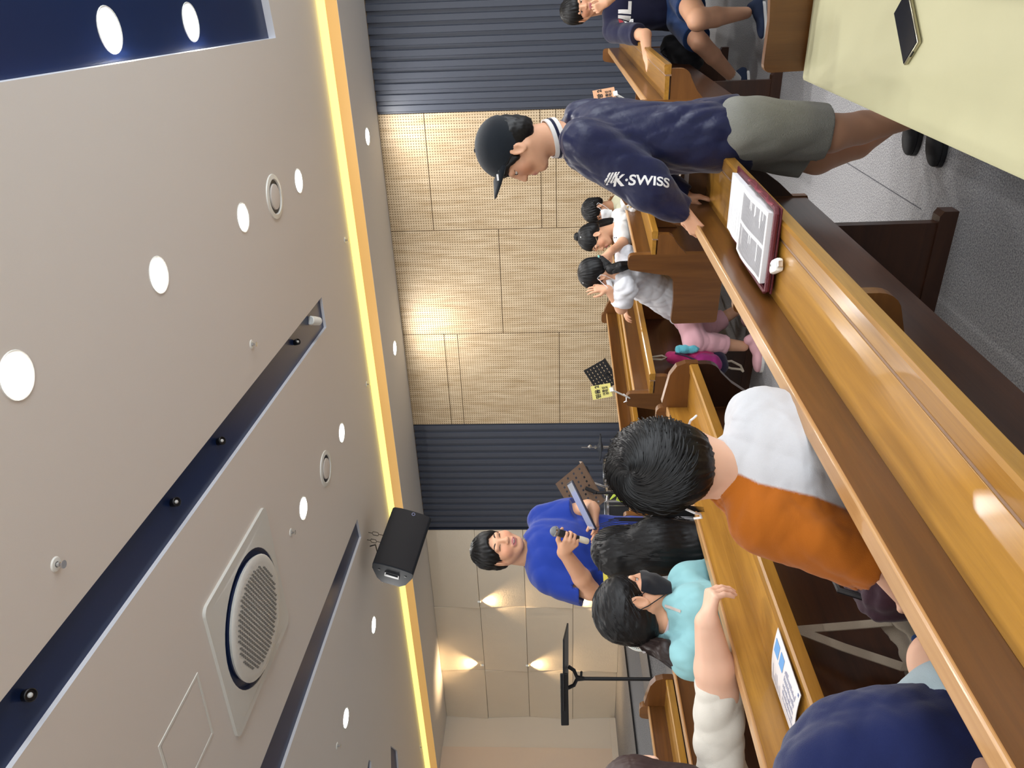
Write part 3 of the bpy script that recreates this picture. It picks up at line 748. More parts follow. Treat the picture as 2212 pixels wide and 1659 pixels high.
        for axn in range(3):
            s0 = [slice(1, -1)] * 3; s1 = [slice(1, -1)] * 3; s0[axn] = slice(0, -1); s1[axn] = slice(1, None)
            A, B = sg[tuple(s0)], sg[tuple(s1)]; e = np.argwhere(A != B)
            if not len(e): continue
            fl = A[tuple(e.T)]; g = e + 1; g[:, axn] -= 1
            u, w = [q for q in range(3) if q != axn]
            def cell(du, dw):
                c = g.copy(); c[:, u] += du; c[:, w] += dw; return vid[tuple(c.T)]
            q4 = np.stack([cell(-1, -1), cell(0, -1), cell(0, 0), cell(-1, 0)], 1)
            if axn == 1: fl = ~fl
            q4[~fl] = q4[~fl][:, ::-1]; quads.append(q4)
        Q = np.concatenate(quads); Q = Q[(Q >= 0).all(1)]
        me = bpy.data.meshes.new(name); me.vertices.add(len(vt)); me.vertices.foreach_set('co', vt.astype(np.float32).ravel())
        me.loops.add(Q.size); me.loops.foreach_set('vertex_index', Q.astype(np.int32).ravel())
        me.polygons.add(len(Q)); me.polygons.foreach_set('loop_start', np.arange(0, Q.size, 4, dtype=np.int32))
        me.polygons.foreach_set('use_smooth', np.ones(len(Q), bool)); me.update(calc_edges=True)
        if paint is not None:
            col = np.ones((len(vt), 4), np.float32); col[:, :3] = np.array(base)
            for c, r, cl, soft in paint:
                c = np.array(c, float)
                if isinstance(r, tuple):        # (radii, R)
                    rr_, Rm = np.array(r[0]), np.array(r[1], float); dd = np.linalg.norm(((vt - c) @ Rm) / rr_, axis=1)
                else: dd = np.linalg.norm(vt - c, axis=1) / r
                t = np.clip((1 + soft - dd) / (2 * soft), 0, 1)[:, None]; t = t * t * (3 - 2 * t)
                col[:, :3] = col[:, :3] * (1 - t) + np.array(cl) * t
            at = me.color_attributes.new('Col', 'FLOAT_COLOR', 'POINT'); at.data.foreach_set('color', col.ravel())
        return me
def skinmat(name):
    m, n, l, b = newmat(name); at = n.new('ShaderNodeAttribute'); at.attribute_name = 'Col'
    tc = n.new('ShaderNodeTexCoord'); t = n.new('ShaderNodeTexNoise'); t.inputs['Scale'].default_value = 45; t.inputs['Detail'].default_value = 4
    l.new(tc.outputs['Object'], t.inputs['Vector'])
    mx = n.new('ShaderNodeMixRGB'); mx.blend_type = 'MULTIPLY'; mx.inputs[0].default_value = .22
    l.new(at.outputs['Color'], mx.inputs[1]); l.new(t.outputs['Color'], mx.inputs[2])
    hs = n.new('ShaderNodeHueSaturation'); hs.inputs['Value'].default_value = 1.1; l.new(mx.outputs[0], hs.inputs['Color'])
    l.new(at.outputs['Color'], b.inputs['Base Color']); b.inputs['Roughness'].default_value = .5; b.inputs['Specular IOR Level'].default_value = .35
    b.inputs['Subsurface Weight'].default_value = .12; b.inputs['Subsurface Radius'].default_value = (.012, .005, .003); b.inputs['Subsurface Scale'].default_value = 1
    return m
M['skin'] = skinmat('skin')
def clothmat(name, col, rough=.85, bump=.25, bscale=700, sheen=.2, var=.06):
    m = plain(name, col, rough, spec=.15, bump=bump, bscale=bscale, var=var, vscale=9)
    m.node_tree.nodes['Principled BSDF'].inputs['Sheen Weight'].default_value = sheen; return m
def hairmat(name, col, rough=.38):
    m, n, l, b = newmat(name); b.inputs['Base Color'].default_value = srgb(col); b.inputs['Roughness'].default_value = rough
    b.inputs['Specular IOR Level'].default_value = .32; b.inputs['Anisotropic'].default_value = .5
    return m
M['hair'] = hairmat('black_hair', '#0c0c0e', .45)
M['hair2'] = hairmat('brown_black_hair', '#2b211f', .42)
SKIN = srgb('#d3a283')[:3]
SKIN_L = srgb('#e0b59c')[:3]
SKIN_D = srgb('#b98a6c')[:3]
LIP = srgb('#b0686a')[:3]

class Head:
    """local frame of a head: r to the person's right, f forward, u up"""
    def __init__(s, C, f, u, k=1.0):
        s.C = Vector(C); s.f = Vector(f).normalized(); u = Vector(u); s.u = (u - s.f * u.dot(s.f)).normalized(); s.r = s.f.cross(s.u); s.k = k
        s.R = Matrix((s.r, s.f, s.u)).transposed()
    def p(s, x, y, z): return s.C + (s.r * x + s.f * y + s.u * z) * s.k
    def d(s, x, y, z): return s.r * x + s.f * y + s.u * z
def head_skin(sd, H, neck, nr=.05, ears=True, fat=1.0):
    k = H.k; e = lambda c, r, kk=.015, op=1: sd.ell(H.p(*c), [q * k for q in r], H.R, kk * k, op)
    e((0, -.014, .03), (.073, .092, .08)); e((0, .03, -.03), (.06 * fat, .06, .08))
    sd.cap(H.p(0, .045, -.072), H.p(0, .062, -.094), .032 * k, .018 * k, .02 * k)
    for sx in (-1, 1):
        sd.cap(H.p(.05 * sx * fat, .0, -.045), H.p(.018 * sx, .058, -.092), .022 * k, .017 * k, .02 * k)
        e((.036 * sx * fat, .055, -.03), (.026, .026, .028))
    sd.cap(H.p(-.036, .076, .014), H.p(.036, .076, .014), .012 * k, k=.012 * k)
    sd.cap(H.p(0, .086, .006), H.p(0, .099, -.03), .007 * k, .0115 * k, .008 * k)
    for sx in (-1, 1):
        e((.0105 * sx, .094, -.034), (.0085, .009, .0075), .005)
        e((.031 * sx, .104, -.003), (.018, .016, .0105), .01, -1)
    sd.cap(H.p(-.018, .083, -.0605), H.p(.018, .083, -.0605), .0075 * k, k=.007 * k)
    sd.cap(H.p(-.014, .083, -.070), H.p(.014, .083, -.070), .0085 * k, k=.007 * k)
    if ears:
        for sx in (-1, 1):
            Re = H.R @ rotm(0, 0, -.35 * sx)
            sd.ell(H.p(.076 * sx, .002, -.012), [.009 * k, .021 * k, .033 * k], Re, .006 * k)
            sd.ell(H.p(.086 * sx, .006, -.012), [.008 * k, .012 * k, .021 * k], Re, .005 * k, -1)
    sd.cap(H.p(0, -.02, -.05), neck, nr, nr * 1.08, .03)
def face_paint(H, skin, lip=LIP):
    return [(H.p(0, .088, -.065), ((np.array([.024, .02, .0115]) * H.k), H.R), lip, .3),
            (H.p(.04, .07, -.03), .028 * H.k, tuple(np.array(skin) * np.array([1.04, .9, .88])), .8), (H.p(-.04, .07, -.03), .028 * H.k, tuple(np.array(skin) * np.array([1.04, .9, .88])), .8),
            (H.p(.0105, .1, -.042), .005 * H.k, tuple(np.array(skin) * .35), .5), (H.p(-.0105, .1, -.042), .005 * H.k, tuple(np.array(skin) * .35), .5)]
M['brow'] = plain('brow_hair', '#241c1a', .7)
M['eye_white'] = plain('eye_white', '#b9b2aa', .35)
M['iris'] = plain('iris', '#1c120d', .15)
def features(sd, H, parent, eyes='open', brows=True, both=True):
    k = H.k
    for sx in (-1, 1):
        if brows:
            pts = []
            for t in np.linspace(0, 1, 6):
                p = sd.hit(H.p(sx * (.014 + .036 * t), .14, .022 + .006 * math.sin(math.pi * t * .8) - .004 * t), -H.f)
                if p is not None: pts.append(p + H.f * .0005)
            if len(pts) > 2: MB().tube(pts, [.0022 * k, .0036 * k, .0036 * k, .003 * k, .0024 * k, .001 * k][:len(pts)], 6).build('eyebrow', 'brow', parent, 'all')
        pts = []
        for t in np.linspace(-1, 1, 7):
            zc = (.0035 * (1 - t * t) if eyes == 'smile' else 0) - .002
            p = sd.hit(H.p(sx * (.031 + .015 * t), .14, zc), -H.f)
            if p is not None: pts.append(p)
        if eyes == 'open':
            p = sd.hit(H.p(sx * .031, .14, -.003), -H.f)
            if p is not None:
                MB().ball(p - H.f * .004 * k, (.0135 * k, .0075 * k, .0055 * k), H.R).build('eye', 'eye_white', parent, 'all')
                MB().ball(p + H.f * .0015 * k, (.0055 * k, .0035 * k, .0053 * k), H.R).build('iris', 'iris', parent, 'all')
            pts = [q + H.u * .0045 * k + H.f * .001 for q in pts]
        if len(pts) > 2: MB().tube([q + H.f * .0006 for q in pts], [.0008 * k, .0016 * k, .002 * k, .0022 * k, .002 * k, .0016 * k, .0008 * k][:len(pts)], 6).build('eyelid_line', 'brow', parent, 'all')
def rotv(v, axis, ang): return Matrix.Rotation(ang, 3, Vector(axis)) @ Vector(v)
def hand(sd, w, d, n, thumb, s=1.0, curl=(.35, .4, .3), tc=.3, spread=.1, curls=None):
    """w wrist, d fingers, n palm normal, thumb = +1/-1 side along n x d"""
    d = Vector(d).normalized(); n = Vector(n); n = (n - d * n.dot(d)).normalized(); t = n.cross(d).normalized() * thumb; w = Vector(w)
    ko = [.030, .010, -.011, -.030]; ln = [.070, .079, .073, .057]; kd = [.086, .09, .086, .078]
    sd.cap(w - d * .02 * s, w + d * .03 * s, .021 * s, .024 * s, .02 * s, flat=(n, .75))
    for i in range(4):
        b = w + d * .015 * s + t * ko[i] * .45 * s; kn = w + (d * kd[i] + t * ko[i]) * s
        sd.cap(b, kn, .0145 * s, .011 * s, .012 * s)
        dd = (d + t * (spread * (1.5 - i) / 1.5)).normalized(); p = kn; ax = dd.cross(n).normalized(); c = curls[i] if curls else curl
        for j, f in enumerate((.45, .31, .24)):
            dd = rotv(dd, ax, c[j]); q = p + dd * ln[i] * f * s
            sd.cap(p, q, (.0092 - .0009 * j) * s, (.0085 - .0011 * j) * s, .0035 * s); p = q
    b = w + (d * .018 + t * .02 + n * .004) * s; dd = (d * .62 + t * .72 + n * tc).normalized()
    m = b + dd * .042 * s; dd2 = (d * .92 + t * (.38 - tc * .5) + n * tc * 1.3).normalized()
    m2 = m + dd2 * .033 * s; dd3 = (d * .97 + t * (.12 - tc * .6) + n * tc * 1.5).normalized()
    sd.cap(b, m, .0155 * s, .0115 * s, .012 * s); sd.cap(m, m2, .0112 * s, .0098 * s, .004 * s); sd.cap(m2, m2 + dd3 * .026 * s, .0098 * s, .008 * s, .004 * s)
def limb(sd, pts, rs, k=.015):
    for i in range(len(pts) - 1): sd.cap(pts[i], pts[i + 1], rs[i], rs[i + 1], k)
def strands(name, mat, parent, roots, path, n_seg, w, rng, side=None, off=None):
    """thin tapered ribbons of hair; path(root, t, rng-values) -> point"""
    vs = []; fs = []
    for rt in roots:
        jit = rng.normal(size=4); pts = [Vector(path(rt, t, jit)) for t in np.linspace(0, 1, n_seg + 1)]
        o = len(vs)
        for i, p in enumerate(pts):
            dv = pts[min(i + 1, n_seg)] - pts[max(i - 1, 0)]; sd_ = dv.cross(side if side is not None else (p - CAM)); sd_ = sd_.normalized() if sd_.length > 1e-9 else Vector((0, 0, 1))
            ww = w * (1 - .85 * (i / n_seg) ** 2) * (.8 + .3 * abs(jit[3])); vs += [p + sd_ * ww, p - sd_ * ww]
        for i in range(n_seg): fs.append((o + 2 * i, o + 2 * i + 1, o + 2 * i + 3, o + 2 * i + 2))
    me = bpy.data.meshes.new(name); me.from_pydata([tuple(v) for v in vs], [], fs)
    me.polygons.foreach_set('use_smooth', [True] * len(fs)); o = obj(name, me, mat, parent); return o
def conform(me, sd, dirn, off=.0015):
    """lay a flat print on a curved surface by pushing it along dirn"""
    dirn = Vector(dirn).normalized()
    bm = bmesh.new(); bm.from_mesh(me); bmesh.ops.triangulate(bm, faces=bm.faces[:])
    for _ in range(2): bmesh.ops.subdivide_edges(bm, edges=[e for e in bm.edges if e.calc_length() > .008], cuts=1); bmesh.ops.triangulate(bm, faces=bm.faces[:])
    for v in bm.verts:
        q = sd.hit(v.co - dirn * .12, dirn, .3)
        if q is not None: v.co = q - dirn * off
    bm.to_mesh(me); bm.free(); me.update()
def person(name, sd, label, paint=None, base=SKIN, cat='person', group=None):
    me = sd.mesh('body', paint or [], base); o = obj(name, me, 'skin'); return tag(o, label, cat, group)
def garment(name, sd, mat, parent, **kw):
    return obj(name, sd.mesh(name, **kw), mat, parent)
# ================================================================ PEOPLE
def colmat(name, rough=.85):
    m, n, l, b = newmat(name); at = n.new('ShaderNodeAttribute'); at.attribute_name = 'Col'
    l.new(at.outputs['Color'], b.inputs['Base Color']); b.inputs['Roughness'].default_value = rough; b.inputs['Specular IOR Level'].default_value = .15; b.inputs['Sheen Weight'].default_value = .15
    tc = n.new('ShaderNodeTexCoord'); t = n.new('ShaderNodeTexNoise'); t.inputs['Scale'].default_value = 600
    l.new(tc.outputs['Object'], t.inputs['Vector']); bp = n.new('ShaderNodeBump'); bp.inputs['Strength'].default_value = .2; bp.inputs['Distance'].default_value = .004
    l.new(t.outputs['Fac'], bp.inputs['Height']); l.new(bp.outputs[0], b.inputs['Normal']); return m
M['colcloth'] = colmat('two_tone_cloth'); M['print_white'] = plain('white_print', '#e9e9ea', .6)
def hair_cap(H, h=.005, th=.014, face=True, low=-.06, fringe=.045, seed=1, streak=.0025, earcut=True):
    """short hair: shell over the skull, open at the face and the ears"""
    k = H.k; s = Sdf(h)
    s.ell(H.p(0, -.016, .032), [(.073 + th) * k, (.092 + th) * k, (.08 + th) * k], H.R, .01)
    s.ell(H.p(0, -.05, -.02), [(.066 + th * .7) * k, .058 * k, .062 * k], H.R, .02)
    # face opening
    s.ell(H.p(0, .115, fringe - .085), [.066 * k, .075 * k, .075 * k], H.R, .012, -1)
    s.cut(H.p(0, -.02, low), -H.u + H.f * .25, H.p(0, 0, low - .06), .14 * k, .006)
    s.cut(H.p(0, .02, -.03), -H.u * .9 + H.f * .5, H.p(0, .06, -.09), .105 * k, .006)
    if earcut:
        for sx in (-1, 1): s.ell(H.p(.088 * sx, .012, -.03), [.024 * k, .032 * k, .04 * k], H.R, .006, -1)
    C_, u_, f_, r_ = [np.array(v) for v in (H.p(0, -.03, .03), H.u, H.f, H.r)]
    rng = np.random.RandomState(seed); fq = [(rng.randint(18, 46), rng.uniform(0, 6.3), rng.uniform(-14, 14)) for _ in range(4)]
    def st(X, Y, Z):
        x, y, z = X - C_[0], Y - C_[1], Z - C_[2]
        a = np.arctan2(x * r_[0] + y * r_[1] + z * r_[2], x * f_[0] + y * f_[1] + z * f_[2]); zz = x * u_[0] + y * u_[1] + z * u_[2]
        return sum(np.sin(q * a + p + w * zz * 6) for q, p, w in fq) * streak / 2
    s.nz = [(st, None)]
    return s
# ---------------------------------------------------------------- 1. boy with the cap
Z0 = 2.5
H = Head(P(1107, 323, Z0), D(.12, .96, .25), D(-1, .14, 0), .97)
sd = Sdf(.0045); neck = P(1205, 298, Z0 + .02)
head_skin(sd, H, neck, .050)
lsh, rsh = P(1262, 318, 2.37), P(1262, 296, 2.66)
lel, lwr = P(1400, 398, 2.40), P(1470, 452, 2.47)
rel, rwr = P(1400, 375, 2.72), P(1478, 425, 2.70)
sd.cap(lsh, rsh, .05, k=.03); sd.cap(P(1290, 300, Z0), P(1560, 290, Z0), .10, .10, .03)
limb(sd, [lsh, lel, lwr], [.042, .036, .026]); limb(sd, [rsh, rel, rwr], [.042, .036, .026])
hand(sd, lwr + D(.012, .01, 0) * 1, D(.62, .75, .25), D(.75, -.35, .45), 1, .84, (.5, .45, .3), .25)
hand(sd, rwr, D(.7, .6, .1), D(.75, -.35, .3), -1, .82, (.45, .4, .3), .25)
lhp, rhp = P(1600, 278, 2.44), P(1600, 292, 2.58)
lkn, lan = P(1795, 288, 2.43), P(1985, 248, 2.47)
rkn, ran = P(1765, 338, 2.60), P(1965, 236, 2.62)
limb(sd, [lhp, lkn, P(1860, 276, 2.46), lan], [.085, .058, .05, .036]); limb(sd, [rhp, rkn, P(1850, 310, 2.62), ran], [.085, .058, .05, .036])
sd.field()
capboy = person('person', sd, 'boy in a dark cap and navy windbreaker standing with a hand on the pew', face_paint(H, SKIN_D), SKIN)
features(sd, H, capboy, 'open')
M['nylon'] = plain('navy_nylon', '#181d40', .4, spec=.3, bump=.12, bscale=60, var=.08, vscale=14)
M['nylon'].node_tree.nodes['Principled BSDF'].inputs['Sheen Weight'].default_value = .15
jk = Sdf(.0048)
jf = Dn(0, .97, .25)
jk.cap(lsh + D(.012, -.002, .02), rsh + D(.012, -.002, -.02), .06, k=.05)
jk.cap(P(1310, 305, Z0 + .0), P(1650, 290, Z0 + .02), .136, .154, .05, flat=(jf, .84), clip=[(P(1598, 290, Z0), D(1, -.22, 0))])
jk.cap(P(1242, 268, Z0 + .02), P(1330, 276, Z0 + .02), .056, .08, .05)
jk.cap(lsh, lel, .07, .066, .03); jk.cap(lel, lwr, .066, .043, .02, clip=[(lwr + (lwr - lel).normalized() * .004, lwr - lel)])
jk.cap(rsh, rel, .07, .064, .03); jk.cap(rel, rwr, .064, .043, .02, clip=[(rwr, rwr - rel)])
dl = (lwr - lel).normalized(); jk.cap(lwr - dl * .004, lwr + dl * .03, .028, .03, .004, -1)
jk.cap(P(1590, 290, Z0), P(1640, 288, Z0), .112, .118, .006, -1, flat=(jf, .8))
jk.noise(.017, 14, 4, D(1, .3, 0), 3.5).noise(.004, 42, 9, D(1, -.4, 0), 3)
jk.field(); jko = garment('windbreaker', jk, 'nylon', capboy)
# shorts
sh = Sdf(.005)
sh.cap(P(1585, 285, Z0), P(1620, 285, Z0), .125, .128, .03, flat=(jf, .85))
sh.cap(P(1600, 280, 2.44), lkn, .098, .088, .03, clip=[(P(1777, 290, 2.44), D(1, .05, 0))])
sh.cap(P(1600, 296, 2.57), rkn, .096, .084, .03, clip=[(P(1742, 335, 2.6), D(.95, .3, 0))])
sh.cap(P(1765, 291, 2.44), P(1800, 291, 2.44), .072, .08, .004, -1)
sh.noise(.004, 24, 12, D(1, 0, 0), 2)
M['grey_fleece'] = clothmat('grey_fleece', '#8e8f88', .95, .5, 320, .3, .12)
garment('shorts', sh, 'grey_fleece', capboy)
# collar with stripe
nd = (H.p(0, -.02, -.05) - neck).normalized(); ncol = neck + nd * .030
Rn = frame(z=nd, y=jf)
def ring_band(mb, R, o, rx, ry, z0, z1, t=.006, n=36, tilt=0):
    vs = []
    for k in range(n):
        a = 2 * math.pi * k / n; c, s_ = math.cos(a), math.sin(a)
        dz = tilt * s_
        for rr_, zz in ((0, z0), (t, z0), (t, z1), (0, z1)):
            vs.append(o + R @ V((rx + rr_) * c, (ry + rr_) * s_, zz + dz))
    fs = []
    for k in range(n):
        k2 = (k + 1) % n
        for q in range(4): fs.append((k * 4 + q, k2 * 4 + q, k2 * 4 + (q + 1) % 4, k * 4 + (q + 1) % 4))
    mb.add(vs, fs)
M['white_knit'] = clothmat('white_knit', '#dddbd8', .9); M['navy_knit'] = clothmat('navy_knit', '#161a36', .9)
mb = MB(); ring_band(mb, Rn, ncol, .055, .060, -.034, -.020, .006, tilt=-.012); ring_band(mb, Rn, ncol, .054, .058, -.010, .004, .005, tilt=-.012); mb.build('collar', 'white_knit', capboy, True)
mb = MB(); ring_band(mb, Rn, ncol, .0545, .059, -.020, -.010, .0055, tilt=-.012); mb.build('collar_stripe', 'navy_knit', capboy, True)
# hair under the cap
hc_ = Sdf(.0045); k = H.k
hc_.ell(H.p(0, -.02, .015), [.080 * k, .094 * k, .08 * k], H.R, .01); hc_.ell(H.p(0, -.055, -.035), [.066 * k, .05 * k, .055 * k], H.R, .02)
hc_.cut(H.p(0, .045, .0), H.f * .9 - H.u * .35, None, None); hc_.cut(H.p(0, -.03, -.075), -H.u, None, None)
for sx in (-1, 1): hc_.ell(H.p(.086 * sx, .015, -.03), [.026 * k, .034 * k, .036 * k], H.R, .006, -1)
hc_.cap(H.p(-.046, .068, .04), H.p(.046, .068, .04), .018 * k, k=.01)
for sx in (-1, 1): hc_.cap(H.p(.052 * sx, .062, .045), H.p(.068 * sx, .028, -.012), .012, .006, .01); hc_.cap(H.p(.02 * sx, .082, .04), H.p(.034 * sx, .084, .02), .008, .003, .006)
hc_.noise(.002, 170, 3)
garment('hair', hc_, 'hair', capboy)
M['cap_cloth'] = clothmat('dark_cap_cloth', '#131a22', .8, .3, 900)
cp = Sdf(.004)
cp.ell(H.p(0, -.012, .034), [.087 * k, .104 * k, .092 * k], H.R, .01)
cp.cut(H.p(0, .0, -.006), -H.u * .82 + H.f * .57, None, None, .003); cp.cut(H.p(0, 0, -.052), -H.u, None, None, .003)
cp.ell(H.p(0, -.125, -.002), [.045 * k, .04 * k, .034 * k], H.R, .006, -1)
cp.field(); cpo = garment('cap', cp, 'cap_cloth', capboy)
bm_ = MB(); vs = []; nb = 16
for i in range(nb + 1):
    a = -1.2 + 2.4 * i / nb; ca, sa = math.cos(a), math.sin(a)
    base_ = H.p(.078 * sa, .012 + .082 * ca, .016 + .058 * ca)
    tipp = H.p(.074 * sa, .012 + .082 * ca + .072 * max(0, ca - .30) ** .55, .010 + .068 * ca)
    for q in range(4):
        t = q / 3; p = base_.lerp(tipp, t); vs += [p + H.u * .003, p - H.u * .003]
for i in range(nb):
    for q in range(3):
        a0 = (i * 4 + q) * 2; b0 = ((i + 1) * 4 + q) * 2
        bm_.f += [(a0, a0 + 2, b0 + 2, b0), (a0 + 1, b0 + 1, b0 + 3, a0 + 3)]
    e = (i * 4 + 3) * 2; e2 = ((i + 1) * 4 + 3) * 2; bm_.f += [(e, e + 1, e2 + 1, e2)]
bm_.v = [tuple(v) for v in vs]; bm_.mi = [0] * len(bm_.f)
bm_.build('cap_brim', 'cap_cloth', cpo, 'all')
MB().box(H.p(-.066, .085, .062), (.002, .010, .003), H.R).build('cap_tab', 'print_white', cpo)
MB().ball(H.p(0, -.012, .034 + .092), (.007, .007, .004), nu=10, nv=6).build('cap_button', 'cap_cloth', cpo, 'all')
# print on the sleeve
def print_on(parent, sdx, body, mat, size, px, py, Z, xd, yd, name='logo', bold=.0, sq=1):
    p = P(px, py, Z); o = text(name, body, mat, size, p, xd, yd, parent, depth=0, bold=bold, ysq=sq); conform(o.data, sdx, FWD); return o
print_on(capboy, jk, 'K·SWISS', 'print_white', .048, 1386, 394, 2.35, D(1, .06, 0), D(0, -1, 0), 'sleeve_lettering', .0012, .8)
shd = MB()
for i, (a, b) in enumerate(((-.016, -.010), (-.007, -.001), (.002, .008), (.011, .016))):
    c = P(1322, 381, 2.33); ex, ey = D(1, 0, 0), D(0, -1, 0)
    f0 = lambda q: min(.014, .016 - abs(q) * .35)
    shd.add([c + ex * (a - .006) + ey * -f0(a), c + ex * (b - .006) + ey * -f0(b), c + ex * (b + .008) + ey * .013, c + ex * (a + .008) + ey * .013], [(0, 1, 2, 3)])
so = shd.build('sleeve_emblem', 'print_white', capboy); conform(so.data, jk, FWD)
# shoes
M['black_shoe'] = plain('black_shoe', '#15161a', .7)
def shoe(parent, heel, toe, mat, sole='white_knit', w=.04, h=.06, sd_h=.005):
    s = Sdf(sd_h); heel, toe = Vector(heel), Vector(toe); f = (toe - heel).normalized(); L = (toe - heel).length; upv = V(0, 0, 1); sdv = f.cross(upv).normalized()
    s.ell(heel + f * L * .25 + upv * h * .55, [w * .85, L * .28, h * .62], frame(x=sdv, y=f), .02); s.ell(heel + f * L * .65 + upv * h * .38, [w, L * .36, h * .45], frame(x=sdv, y=f), .02)
    s.cap(heel + upv * h * .6, heel + f * L * .12 + upv * h * 1.25, w * .72, w * .7, .02)
    s.cut(heel + upv * .012, -upv)
    garment('shoe', s, mat, parent)
    o = []; n = 10
    for i in range(n + 1): a = -math.pi / 2 + math.pi * i / n; o.append((L * .62 + L * .4 * math.cos(a), w * 1.02 * math.sin(a)))
    for i in range(n + 1): a = math.pi / 2 + math.pi * i / n; o.append((L * .18 + L * .2 * math.cos(a), w * .85 * math.sin(a)))
    MB().prism(o, heel, f, sdv, upv, 0, .016).build('sole', sole, parent)
def ground(p): return V(p.x, p.y, 0)
shoe(capboy, ground(lan) + Vector((.05, .01, 0)), ground(lan) + Vector((-.155, -.05, 0)), 'black_shoe', 'black_plastic')
shoe(capboy, ground(ran) + Vector((.05, 0, 0)), ground(ran) + Vector((-.15, -.02, 0)), 'black_shoe', 'black_plastic')

# ---------------------------------------------------------------- 2. man in the blue T-shirt
Zp = 3.8
H = Head(P(1074, 1186, Zp), D(.16, -.60, -.78), D(-1, -.04, -.12), 1.06)
sd = Sdf(.0042); neck = P(1152, 1196, 3.85); k = H.k
head_skin(sd, H, neck, .062, fat=1.14)
rsh, lsh = P(1178, 1246, 3.72), P(1172, 1124, 3.95)
mic_a, mic_b = P(1199, 1148, 3.44), P(1271, 1170, 3.47); mic_d = (mic_b - mic_a).normalized(); mic_g = mic_a.lerp(mic_b, .42)
hd_ = D(-.1, -.72, -.66); hd_ = (hd_ - mic_d * hd_.dot(mic_d)).normalized(); hn_ = hd_.cross(mic_d); hn_ = hn_ if hn_.dot(D(0, -.6, .6)) > 0 else -hn_
rel, rwr = P(1276, 1276, 3.62), mic_g - hd_ * .085 - hn_ * .028 + mic_d * .012
hth = 1 if hn_.cross(hd_).dot(-mic_d) > 0 else -1
lel, lwr = P(1270, 1098, 3.86), P(1283, 1100, 3.62)
sd.cap(rsh, lsh, .05, k=.03); sd.cap(P(1215, 1190, Zp), P(1420, 1186, Zp), .09, .10, .03)
limb(sd, [rsh, rel, rel.lerp(rwr, .35), rwr], [.052, .043, .043, .029]); limb(sd, [lsh, lel, lwr], [.05, .042, .029])
hand(sd, rwr, hd_, hn_, hth, .97, tc=.45, spread=.03, curls=[(1.05, 1.25, .8), (1.1, 1.25, .8), (1.1, 1.25, .8), (1.1, 1.25, .8)])
hand(sd, lwr, D(.1, .9, -.35), D(-.85, .35, .1), -1, .95, (.25, .3, .2), .45)
for a, b in ((P(1430, 1215, 3.78), -1), (P(1430, 1160, 3.88), 1)):
    an = V(a.x, a.y, .08); kn = a.lerp(an, .5) + D(0, -.02, -.04); limb(sd, [a, kn, an], [.08, .055, .042])
sd.field()
man = person('person', sd, 'smiling man in a royal blue T-shirt holding a microphone and a tablet', face_paint(H, SKIN), SKIN)
features(sd, H, man, 'smile')
# open smiling mouth: teeth line and dark corner
pts = [sd.hit(H.p(.021 * t, .14, -.0655 + .005 * t * t), -H.f) for t in np.linspace(-1, 1, 9)]; pts = [p for p in pts if p is not None]
MB().tube(pts, [.001, .0022, .003, .0036, .0036, .0036, .003, .0022, .001][:len(pts)], 6).build('mouth', plain('mouth_dark', '#4a1f1e', .5), man, 'all')
MB().tube([p + H.f * .0025 + H.u * .0008 for p in pts[2:-2]], .0016, 6).build('teeth', 'eye_white', man, 'all')
M['blue_tee'] = clothmat('royal_blue_cotton', '#1b3690', .85, .25, 800, .25, .05)
tf = Dn(.0, -.5, -.86); tr = (rsh - lsh).normalized()
ts = Sdf(.0055)
ts.cap(rsh + D(.01, -.05, .03), lsh + D(.01, .04, -.03), .082, k=.06)
ts.cap(P(1215, 1192, Zp), P(1520, 1186, Zp), .178, .172, .06, flat=(tf, .68), clip=[(P(1455, 1190, Zp), D(1, 0, 0))])
ts.cap(P(1170, 1196, Zp + .03), P(1230, 1192, Zp), .10, .15, .05, flat=(tf, .8))
ts.cap(rsh, rel, .078, .078, .035, clip=[(rsh.lerp(rel, .88), rel - rsh)]); ts.cap(lsh, lel, .076, .072, .035, clip=[(lsh.lerp(lel, .72), lel - lsh)])
dd = (rel - rsh).normalized(); e_ = rsh.lerp(rel, .88); ts.cap(e_ - dd * .02, e_ + dd * .03, .058, .064, .005, -1)
nd = (H.p(0, -.02, -.05) - neck).normalized(); ts.cap(neck + nd * .012 + tf * .012, neck + nd * .09 + tf * .01, .066, .085, .012, -1)
ts.noise(.012, 12, 21, D(1, .35, 0), 3.0).noise(.003, 40, 5, D(.6, 1, 0), 3)
ts.field(); garment('t_shirt', ts, 'blue_tee', man)
mb = MB(); ring_band(mb, frame(z=nd, y=tf), neck + nd * .010 + tf * .008, .070, .073, -.008, .010, .006, tilt=-.022); mb.build('neckband', 'blue_tee', man, True)
jn = Sdf(.007)
for a in (P(1430, 1215, 3.78), P(1430, 1160, 3.88)):
    an = V(a.x, a.y, .05); jn.cap(a, an, .098, .07, .03)
jn.cap(P(1420, 1188, 3.83), P(1450, 1188, 3.83), .15, .15, .03, flat=(tf, .7)); jn.noise(.004, 22, 2)
garment('jeans', jn, clothmat('light_denim', '#93a9c4', .9), man)
for a in (P(1430, 1215, 3.78), P(1430, 1160, 3.88)):
    g = ground(a); ff = V(tf.x, tf.y, 0).normalized(); shoe(man, g - ff * .07, g + ff * .19, 'black_shoe')
hs = hair_cap(H, .0045, .014, True, -.05, .072, 3); garment('hair', hs, 'hair', man)

